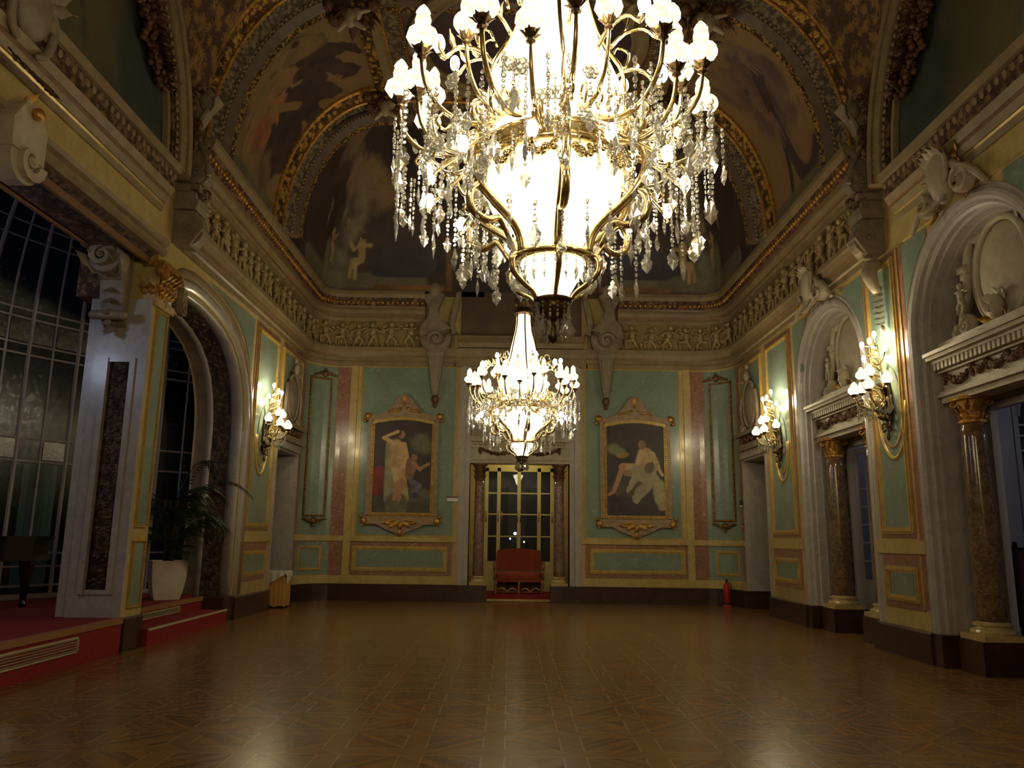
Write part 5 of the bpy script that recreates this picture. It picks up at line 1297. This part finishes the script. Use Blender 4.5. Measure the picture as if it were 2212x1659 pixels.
# night garden beyond the glass
b = MB()
def hedge(u, v):
    x, y = gp(u); dx, dy = x+6, y-11; q = math.hypot(dx, dy); k = 2.2+.5*math.sin(u*31)+.3*math.sin(v*13+u*50)
    return (x+dx/q*k, y+dy/q*k, -.1+(4.6+.8*math.sin(u*17)+.4*math.sin(u*53))*v)
b.grid(120, 30, hedge); struct(b, 'wall_garden', 'night', True)
b = MB(); b.grid(14, 1, lambda u, v: (-9.12+.42*u, 14.5+.33*u+.03*math.sin(u*40), .6+2.2*v)); b.grid(14, 1, lambda u, v: (-9.12+.42*u-.02, 14.52+.33*u+.03*math.sin(u*40), .6+2.2*v))  # rippled pale green sheet standing just behind the glass
M['patch'] = mat('pale sea green tone', (.09, .17, .14), rough=.9)
tag(b.build('patch', 'patch', None, True), 'pale sea green curtain behind the winter garden glass above the piano', 'patch')
b = MB(); b.box(-14, -5.9, 1, 20, -.2, -.02); struct(b, 'floor', 'night')
b = MB(); b.box(-6.4, -6.1, 16.2, 17.6, .0, 8); struct(b, 'wall_side', 'white')
b = MB(); b.box(-11, -6.1, 2.0, 2.4, 0, 8); struct(b, 'wall_side', 'creamp')

# stage
t = thing('stage_platform', 'low red carpeted stage with cream louvres in front of the winter garden glass', 'stage', (-5.5, 8, 0))
b = MB(); poly = [(-5.46, 2.0), (-5.46, 11.14), (-6.24, 11.14), (-6.24, 11.8), (-5.85, 11.8), (-5.85, 15.0), (-6.2, 15.0), (-6.2, 16.25)]+[gp(1-i/20) for i in range(20)]+[(-9.2, 2.0)]
n = len(poly); b.add([(x, y, .0) for x, y in poly]+[(x, y, .455) for x, y in poly], [tuple(range(n-1, -1, -1)), tuple(range(n, 2*n))]+[(i, (i+1) % n, (i+1) % n+n, i+n) for i in range(n)])
b.build('carpeted_deck', 'red', t, off=t.location)
b = MB(); b.box(-5.86, -5.38, 11.78, 14.98, 0, .235); b.build('lower_step', 'red', t, off=t.location)
b = MB(); b.box(-5.52, -5.44, 2.0, 11.14, .385, .462); b.box(-5.90, -5.83, 11.8, 15.0, .39, .462); b.build('edging', 'redtrim', t, off=t.location)
b = MB(); b.box(-5.40, -5.365, 11.78, 14.98, .215, .245); b.build('step_nosing', 'louvre', t, off=t.location)
for (x, y0, y1, z0, z1) in ((-5.46, 7.6, 10.05, .16, .345), (-5.85, 12.25, 14.0, .275, .375)):
    b = MB(); b.box(x, x+.018, y0, y1, z0, z0+.02); b.box(x, x+.018, y0, y1, z1-.02, z1); b.box(x, x+.018, y0, y0+.02, z0, z1); b.box(x, x+.018, y1-.02, y1, z0, z1)
    k = 6
    for i in range(1, k): z = z0+(z1-z0)*i/k; b.add([(x, y0, z-.012), (x, y1, z-.012), (x+.03, y1, z+.004), (x+.03, y0, z+.004), (x, y0, z+.006), (x, y1, z+.006)], [(0, 1, 2, 3), (3, 2, 5, 4)])
    b.build('louvre', 'louvre', t, off=t.location)
# grand piano
t = thing('grand_piano', 'black grand piano on the red stage at the left photo edge', 'piano', (-8.12, 12.1, .46))
out = [(-.75, -.9), (.0, -.95), (.35, -.80), (.62, -.45), (.78, .0), (.80, .35), (.70, .62), (.45, .80), (.1, .82), (-.75, .55)]
b = MB(lambda x, y, z: (x, z, y)); b.prism(out, .70, 1.02); b.build('case', 'black', t)
b = MB(lambda x, y, z: (x, z, y)); b.prism([(x*1.03, z*1.03) for x, z in out], 1.02, 1.06); b.build('lid', 'black', t)
for (x, y) in ((.46, .42), (-.45, .25), (-.3, -.7)):
    b = MB(); b.lathe([(.055, .0), (.05, .06), (.035, .08), (.045, .12), (.07, .40), (.10, .60), (.12, .66), (.12, .72)], 12, (x, y, 0)); lg = b.build('leg', 'black', t, True); b = MB(); b.box(x-.025, x+.025, y-.04, y+.04, 0.0, .045); b.build('caster', 'brass', lg)
# palm in a planter
t = thing('potted_palm', 'dark palm in a square cream planter on the red stage', 'plant', (-6.22, 14.25, .46))
b = MB(); cs = math.cos(.55); sn = math.sin(.55); R4 = lambda q, z: [(q*(x*cs-y*sn), q*(x*sn+y*cs), z) for x, y in ((-1, -1), (1, -1), (1, 1), (-1, 1))]
lv = [(.20, 0), (.235, .12), (.27, .32), (.285, .50), (.29, .66), (.26, .66), (.25, .58)]; vs = sum([R4(q, z) for q, z in lv], [])
b.add(vs, [(3, 2, 1, 0)]+[(k*4+i, k*4+(i+1) % 4, k*4+4+(i+1) % 4, k*4+4+i) for k in range(len(lv)-1) for i in range(4)]); b.build('planter', 'pot', t)
b = MB(); b.add(R4(.25, .60), [(0, 1, 2, 3)]); b.build('soil', 'soil', t)
b = MB(); rr = random.Random(9)
for i in range(7): a = rr.uniform(0, 6.28); b.tube([(.06*math.cos(a), .06*math.sin(a), .58), (.09*math.cos(a), .09*math.sin(a), 1.1), (.16*math.cos(a), .16*math.sin(a), 1.7)], [.03, .025, .018], 6)
b.build('stem', 'trunk', t, True)
for i in range(26):
    a = rr.uniform(0, 6.28) if i > 3 else (.2, -.3, .5, -.7)[i]; L_ = rr.uniform(.7, 1.15) if i > 3 else (1.35, 1.15, 1.0, .9)[i]; h0 = rr.uniform(.8, 1.8) if i > 3 else (1.55, 1.2, 1.35, .7)[i]; up = rr.uniform(.25, .9) if i > 3 else (.75, .5, .3, .3)[i]
    b = MB(); st = []
    for k in range(13): u = k/12; q = .05+L_*(u*.95); z = h0+up*math.sin(u*PI*.62)-.45*u*u; st.append(Vector((q*math.cos(a), q*math.sin(a), z)))
    b.tube(st, [.012-.0008*k for k in range(13)], 5)
    for k in range(2, 13):
        d = (st[k]-st[k-1]).normalized(); sd = Vector((-math.sin(a), math.cos(a), 0))
        for m_ in (0, .5):
            p0 = st[k-1].lerp(st[k], m_)
            for s_ in (1, -1):
                l = .34*(1-.55*abs(k/12-.45)); tp = p0+(d*.65+sd*s_*.75-Vector((0, 0, .35))).normalized()*l; mid = (p0+tp)/2+Vector((0, 0, .03)); wv = d*.016
                b.add([tuple(p0), tuple(mid+wv), tuple(tp), tuple(mid-wv)], [(0, 1, 2, 3)])
    b.build('frond', 'leaf', t)

# ================================================================== SMALL THINGS
t = thing('skirted_table', 'small square table in a tan skirt by the left corner doorway', 'table', (-5.42, 18.25, 0))
b = MB(); q = .235; pts = []
for sd_ in range(4):
    for k in range(16):
        u = -1+2*k/16; w_ = q+.012*math.sin(k*2.2+sd_*2); pts.append(((u*q, -w_), (w_, u*q), (-u*q, w_), (-w_, -u*q))[sd_])
n = len(pts)
b.add([(x*1.04, y*1.04, .02+.03*abs(math.sin(i*.35))) for i, (x, y) in enumerate(pts)]+[(x, y, .78) for x, y in pts], [(i, (i+1) % n, (i+1) % n+n, i+n) for i in range(n)]+[tuple(range(n, 2*n))]); b.build('skirt', 'tan', t, True)
for (x, y) in ((-.18, -.18), (.18, -.18), (.18, .18), (-.18, .18)): b = MB(); b.box(x-.02, x+.02, y-.02, y+.02, 0, .77); b.build('leg', 'dark', t)
b = MB()
def clothpt(u, v):
    x, y = (u*2-1)*.40, (v*2-1)*.40; c_, s__ = math.cos(.5), math.sin(.5); X, Y = x*c_-y*s__, x*s__+y*c_; ex, ey = max(0, abs(X)-.25), max(0, abs(Y)-.25); z = .795-ex*1.0-ey*1.0
    X = max(-.25, min(.25, X))+math.copysign(min(ex, .02), X)+.012*math.sin(Y*40)*(ex > 0); Y = max(-.25, min(.25, Y))+math.copysign(min(ey, .02), Y)+.012*math.sin(X*40)*(ey > 0)
    return (-5.42+X, 18.25+Y, z)
b.grid(30, 30, clothpt); tag(b.build('tablecloth', 'cloth', None, True), 'white cloth hanging in points over the small tan-skirted table', 'tablecloth')
t = thing('fire_extinguisher', 'red fire extinguisher standing on the floor by the right back corner', 'fire extinguisher', (5.08, 19.9, .09))
b = MB(); b.lathe([(.06, 0), (.075, .015), (.075, .40), (.06, .45), (.025, .48), (.025, .50)], 18); b.build('cylinder', 'extred', t, True)
b = MB(); b.box(-.02, .02, -.02, .02, .50, .54); b.box(-.015, .015, -.10, .05, .53, .55); b.box(-.012, .012, -.09, .04, .565, .58); b.build('valve', 'rubber', t)
b = MB(); b.tube([(0, -.03, .51), (.08, -.04, .46), (.10, -.04, .3), (.095, -.04, .1)], .012, 6); b.build('hose', 'rubber', t, True)
t = thing('extinguisher_stand', 'flat red stand under the fire extinguisher', 'stand', (5.08, 19.9, 0))
b = MB(); b.lathe([(.12, 0), (.12, .03), (.09, .055), (.05, .06)], 20); b.build('foot', 'redstand', t, True)
b = MB(); b.lathe([(.085, .055), (.085, .09)], 18); b.build('rubber_ring', 'rubber', t)
t = thing('wall_sign', 'small white box sign with dark top on back wall, left of the door surround', 'sign', (-1.70, 20.36, 2.53))
b = MB(); b.box(-.14, .14, -.03, .04, -.06, .03); b.build('panel', 'signw', t); b = MB(); b.box(-.145, .145, -.035, .04, .03, .065); b.build('hood', 'signd', t)
x, y, nx, ny = W(5.93)
t = thing('fire_alarm_box', 'small red alarm box low on the right corner beside doorway', 'alarm', (x, y, 1.93)); b = MB(); b.box(-.05, .03, -.05, .05, -.08, .08); b.build('box', 'extred', t); b = MB(); b.box(-.06, -.05, -.02, .02, -.02, .02); b.build('button', 'signw', t)
t = thing('emergency_light', 'small grey fitting above the red alarm box in right corner', 'fitting', (x, y, 2.5)); b = MB(); b.box(-.08, .02, -.06, .06, -.06, .06); b.build('box', 'dark', t); b = MB(); b.ell((-.06, 0, -.08), (.04, .04, .03), 8, 5); b.build('lens', 'signw', t, True)

# ================================================================== ANTEROOM BEHIND THE BACK DOOR
b = MB(); b.box(-1.7, 1.7, 20.72, 22.25, -.05, .16); struct(b, 'floor', 'red')
b = MB(); b.box(-.81, .81, 20.66, 20.73, 0, .06); trim(b, 'cream')
b = MB(); b.box(-1.75, -1.6, 20.85, 22.35, 0, 4.4); b.box(1.6, 1.75, 20.85, 22.35, 0, 4.4); b.box(-1.75, 1.75, 22.25, 22.35, 3.66, 4.4); b.box(-1.75, 1.75, 20.85, 22.35, 4.4, 4.5); b.box(-1.7, -.94, 22.25, 22.35, 0, 4.4); b.box(.98, 1.7, 22.25, 22.35, 0, 4.4); struct(b, 'wall_side', 'cream')
b = MB(); y0, y1 = 22.2, 22.28; xs = [-.94, -.60, .0, .04, .64, .98]
for (x0, x1) in ((-.94, -.84), (-.60, -.50), (-.035, .06), (.52, .62), (.88, .98)): b.box(x0, x1, y0, y1, .16, 3.5)
b.box(-.94, .98, y0, y1, 3.40, 3.66)
for (x0, x1) in ((-.84, -.60), (-.50, -.035), (.06, .52), (.62, .88)):
    b.box(x0, x1, y0+.01, y1-.01, .16, .95); b.box(x0+.04, x1-.04, y0-.005, y1, .26, .85)
    for z in (1.62, 2.22, 2.80): b.box(x0, x1, y0+.02, y1-.02, z-.018, z+.018)
dr = struct(b, 'door_1', 'doorpaint')
b = MB()
for (x0, x1) in ((-.84, -.60), (-.50, -.035), (.06, .52), (.62, .88)): b.box(x0, x1, 22.235, 22.245, .95, 3.4)
o = b.build('pane', 'pane', dr); o['kind'] = 'structure'
b = MB()
for x in (-.89, -.56, -.46, -.02, .05, .56, .93): b.tube([(x, y0-.02, 2.0), (x, y0-.035, 2.15), (x, y0-.02, 2.3)], .016, 6)
o = b.build('push_bar', 'brass', dr, True); o['kind'] = 'structure'
b = MB(); b.box(-3, 3, 22.35, 28, -.05, .1); b.box(-3, 3, 28, 28.1, 0, 5); b.box(-3.1, -3, 22.3, 28.1, 0, 5); b.box(3, 3.1, 22.3, 28.1, 0, 5); b.box(-3.1, 3.1, 22.35, 28.1, 4.6, 4.7); struct(b, 'wall_side', 'murky')
b = MB(); b.box(-.9, -.3, 27.9, 28, .1, 3.3); b.box(.3, .9, 27.9, 28, .1, 3.3); trim(b, 'dark')
t = thing('pendant_lantern', 'small lit cream lantern beyond the glazed back door', 'lamp', (.0, 24.5, 3.4))
b = MB(); b.lathe([(.03, -.22), (.07, -.16), (.10, -.05), (.14, .02), (.15, .08), (.05, .10)], 14); b.build('shade', emit('lit shade', (1, .85, .5), 2.2, 0), t, True); b = MB(); b.tube([(0, 0, .1), (0, 0, 1.2)], .01, 5); b.build('cord', 'dark', t)
lamp('lantern_light', (0, 24.2, 3.2), 16, (1, .82, .5), .1)
for k, (x, z, r_) in enumerate(((-.06, 1.72, .045), (-.22, 1.55, .022), (.24, 1.45, .022))):  # small glowing blue white balls on thin posts behind the door glass
    t = thing('blue_white_glow', ('brightest blue white light', 'small blue white light left of the brightest one', 'small blue white light right of the brightest one')[k]+' seen through the back door', 'light', (x, 26.5, z)); b = MB(); b.ell((0, 0, 0), r_, 10, 7); b.build('bulb', 'blueglow', t, True); b = MB(); b.tube([(0, 0, -r_), (0, 0, .1-z)], .012, 5); b.build('post', 'dark', t)
# sofa
t = thing('settee', 'rust red high-backed settee with carved gilded frame in the back doorway', 'sofa', (.02, 21.30, .16))
def cushion(x0, x1, y0, y1, z0, z1, r=.04, pw=.0):
    b = MB()
    def f(u, v):
        a, c = 2*PI*u, PI*(v-.5); e = .35; sgn = lambda q: math.copysign(abs(q)**e, q)
        return ((x0+x1)/2+(x1-x0)/2*sgn(math.cos(c))*sgn(math.cos(a)), (y0+y1)/2+(y1-y0)/2*sgn(math.cos(c))*sgn(math.sin(a)), (z0+z1)/2+(z1-z0)/2*sgn(math.sin(c))+pw*math.cos(a)**2*0)
    b.grid(32, 16, f, True); return b
b = MB(lambda x, y, z: (x, y-.0, z)); b.prism([(-.60, .58), (.60, .58), (.60, 1.02), (.57, 1.10), (.3, 1.135), (0, 1.15), (-.3, 1.135), (-.57, 1.10), (-.60, 1.02)], .24, .34); b.build('backrest', 'sofa', t)
b = cushion(-.60, .60, -.30, .28, .34, .56); b.build('seat', 'sofa', t, True)
b = MB(); b.box(-.60, .60, -.28, .28, .30, .40); b.build('seat_rail', 'sofa', t)
for q in (1, -1):
    b = MB(); b.tube([(q*.63, .28, .80), (q*.66, .1, .74), (q*.66, -.15, .72), (q*.64, -.30, .70), (q*.64, -.33, .64), (q*.64, -.27, .62)], [.03, .032, .032, .035, .03, .02], 8); b.tube([(q*.64, -.26, .66), (q*.62, -.22, .5), (q*.64, -.26, .36)], .028, 8); b.build('armrest', 'sofawood', t, True)
for x in (-.60, 0, .60):
    for y in (-.26, .28): b = MB(); b.lathe([(.03, 0), (.045, .03), (.025, .08), (.035, .16), (.03, .24), (.04, .32)], 10, (x, y, 0)); b.build('leg', 'sofawood', t, True)
for q in (1, -1):
    b = MB(); b.tube([(q*.06, -.27, .10), (q*.18, -.28, .15), (q*.30, -.28, .07), (q*.42, -.28, .15), (q*.56, -.27, .10)], .022, 7); b.tube([(q*.06, -.27, .05), (q*.56, -.27, .05)], .014, 6); b.build('carved_stretcher', 'gold', t, True)
b = MB(); b.box(-.56, .56, .18, .2, .04, .32); b.build('fringe', 'bluefab', t)

# ================================================================== SIDE ROOM (right)
b = MB(); b.box(6.12, 10.4, 6, 16.2, -.1, 0); struct(b, 'floor', 'parquet')
b = MB(); b.box(10.3, 10.5, 6, 16.2, 0, 5); b.box(6.2, 10.5, 16.1, 16.3, 0, 5); b.box(6.2, 10.5, 6, 16.3, 4.8, 5.0); b.box(6.2, 10.5, 5.8, 6.0, 0, 5); struct(b, 'wall_side', 'whitepaint')
# partition with night window seen through the nearer arch
b = MB(); b.box(6.2, 6.6, 12.2, 12.5, 0, 4.8); b.box(7.35, 7.6, 12.2, 12.3, .1, 4.8); b.box(6.6, 7.35, 12.2, 12.3, 3.3, 4.8); b.box(6.6, 7.35, 12.24, 12.3, 0, 3.3); struct(b, 'wall_side', 'whitepaint')
b = MB(); b.box(7.6, 10.3, 12.32, 12.4, 0, 4.8); struct(b, 'wall_side', 'dark')
b = MB(); b.box(7.58, 7.66, 12.18, 12.3, 1.6, 4.7); 
for z in (4.5, 3.42, 3.25, 3.02, 2.55): b.box(7.6, 10.3, 12.2, 12.26, z-.015, z+.015)
for x in (7.8, 8.0): b.box(x-.012, x+.012, 12.2, 12.26, 3.9, 4.7)
b.tube([(7.66+1.3*(1-math.cos(a)), 12.2, 3.55+.9*math.sin(a)) for a in [PI/2*i/10 for i in range(11)]], .045, 6)
struct(b, 'window_2', 'whitepaint')
b = MB(); b.box(7.6, 10.3, 12.28, 12.3, 1.6, 4.7); o = struct(b, 'window_3', 'pane')
b = MB(); b.box(7.6, 10.3, 12.1, 12.3, 1.5, 1.6); trim(b, 'dark')
# glazed door leaf standing open behind the farther right arch
b = MB(); b.box(6.2, 6.30, 15.05, 15.19, 0, 3.5); b.box(6.2, 6.30, 12.91, 13.05, 0, 3.5); b.box(6.2, 6.30, 12.91, 15.19, 3.36, 3.5); struct(b, 'door_2', 'whitepaint')
ang = math.radians(-60); ca, sa = math.cos(ang), math.sin(ang); DT = lambda x, y, z: (6.32+x*ca-y*sa, 15.05+x*sa+y*ca, z)
b = MB(DT)
for (x0, x1) in ((0, .07), (.55, .62)): b.box(x0, x1, -.02, .02, .02, 3.34)
for (z0, z1) in ((.02, .14), (.80, .92), (3.24, 3.34)): b.box(.07, .55, -.02, .02, z0, z1)
b.box(.07, .55, -.01, .01, .14, .80)
for i in range(1, 7): z = .92+2.32*i/7; b.box(.07, .55, -.015, .015, z-.014, z+.014)
for x in (.23, .39): b.box(x-.012, x+.012, -.015, .015, .92, 3.24)
dr = struct(b, 'door_3', 'whitepaint')
b = MB(DT); b.box(.07, .55, -.003, .003, .92, 3.24); o = b.build('pane', 'pane', dr); o['kind'] = 'structure'
b = MB(DT); b.tube([(.58, -.03, 1.05), (.58, -.07, 1.05), (.50, -.07, 1.05)], .012, 6); o = b.build('door_handle', 'brass', dr); o['kind'] = 'structure'
b = MB(); b.box(6.2, 6.30, 10.50, 10.64, 0, 3.5); b.box(6.2, 6.30, 8.36, 8.50, 0, 3.5); b.box(6.2, 6.30, 8.36, 10.64, 3.36, 3.5); struct(b, 'door_4', 'whitepaint')
# dark inner room behind the corner doorways
for g in (1, -1):
    b = MB(); x0, x1 = sorted((g*6.12, g*8)); b.box(x0, x1, 19.5, 19.6, 0, 4); b.box(x0, x1, 17.55, 17.65, 0, 4); x0, x1 = sorted((g*8, g*8.1)); b.box(x0, x1, 17.5, 19.6, 0, 4); x0, x1 = sorted((g*6.12, g*8.1)); b.box(x0, x1, 17.5, 19.6, 3.9, 4); struct(b, 'wall_side', 'dark')
    b = MB(); x0, x1 = sorted((g*5.5, g*8.1)); b.box(x0, x1, 17.6, 19.6, -.1, -.002); struct(b, 'floor', 'parquet')
# high-backed chair at the photo edge
t = thing('high_back_chair', 'dark wooden chair with brownish red back, partly visible at right photo edge', 'chair', (7.25, 11.3, 0))
M['chairred'] = mat('brown red leather', (.14, .035, .02), (.10, .025, .015), 12, .45)
b = MB(); b.box(-.24, .24, .20, .24, .62, 1.50); b.build('backrest', 'chairred', t)
b = MB()
for q in (1, -1): b.box(q*.27-.025, q*.27+.025, .18, .25, .45, 1.58); b.ell((q*.27, .21, 1.60), .035, 8, 5)
b.box(-.27, .27, .19, .24, 1.5, 1.55); b.build('back_frame', 'black', t)
b = MB(); b.box(-.27, .27, -.25, .25, .42, .50); b.build('seat', 'chairred', t)
for x in (-.25, .25):
    for y in (-.23, .22): b = MB(); b.box(x-.025, x+.025, y-.025, y+.025, 0, .43); b.build('leg', 'black', t)
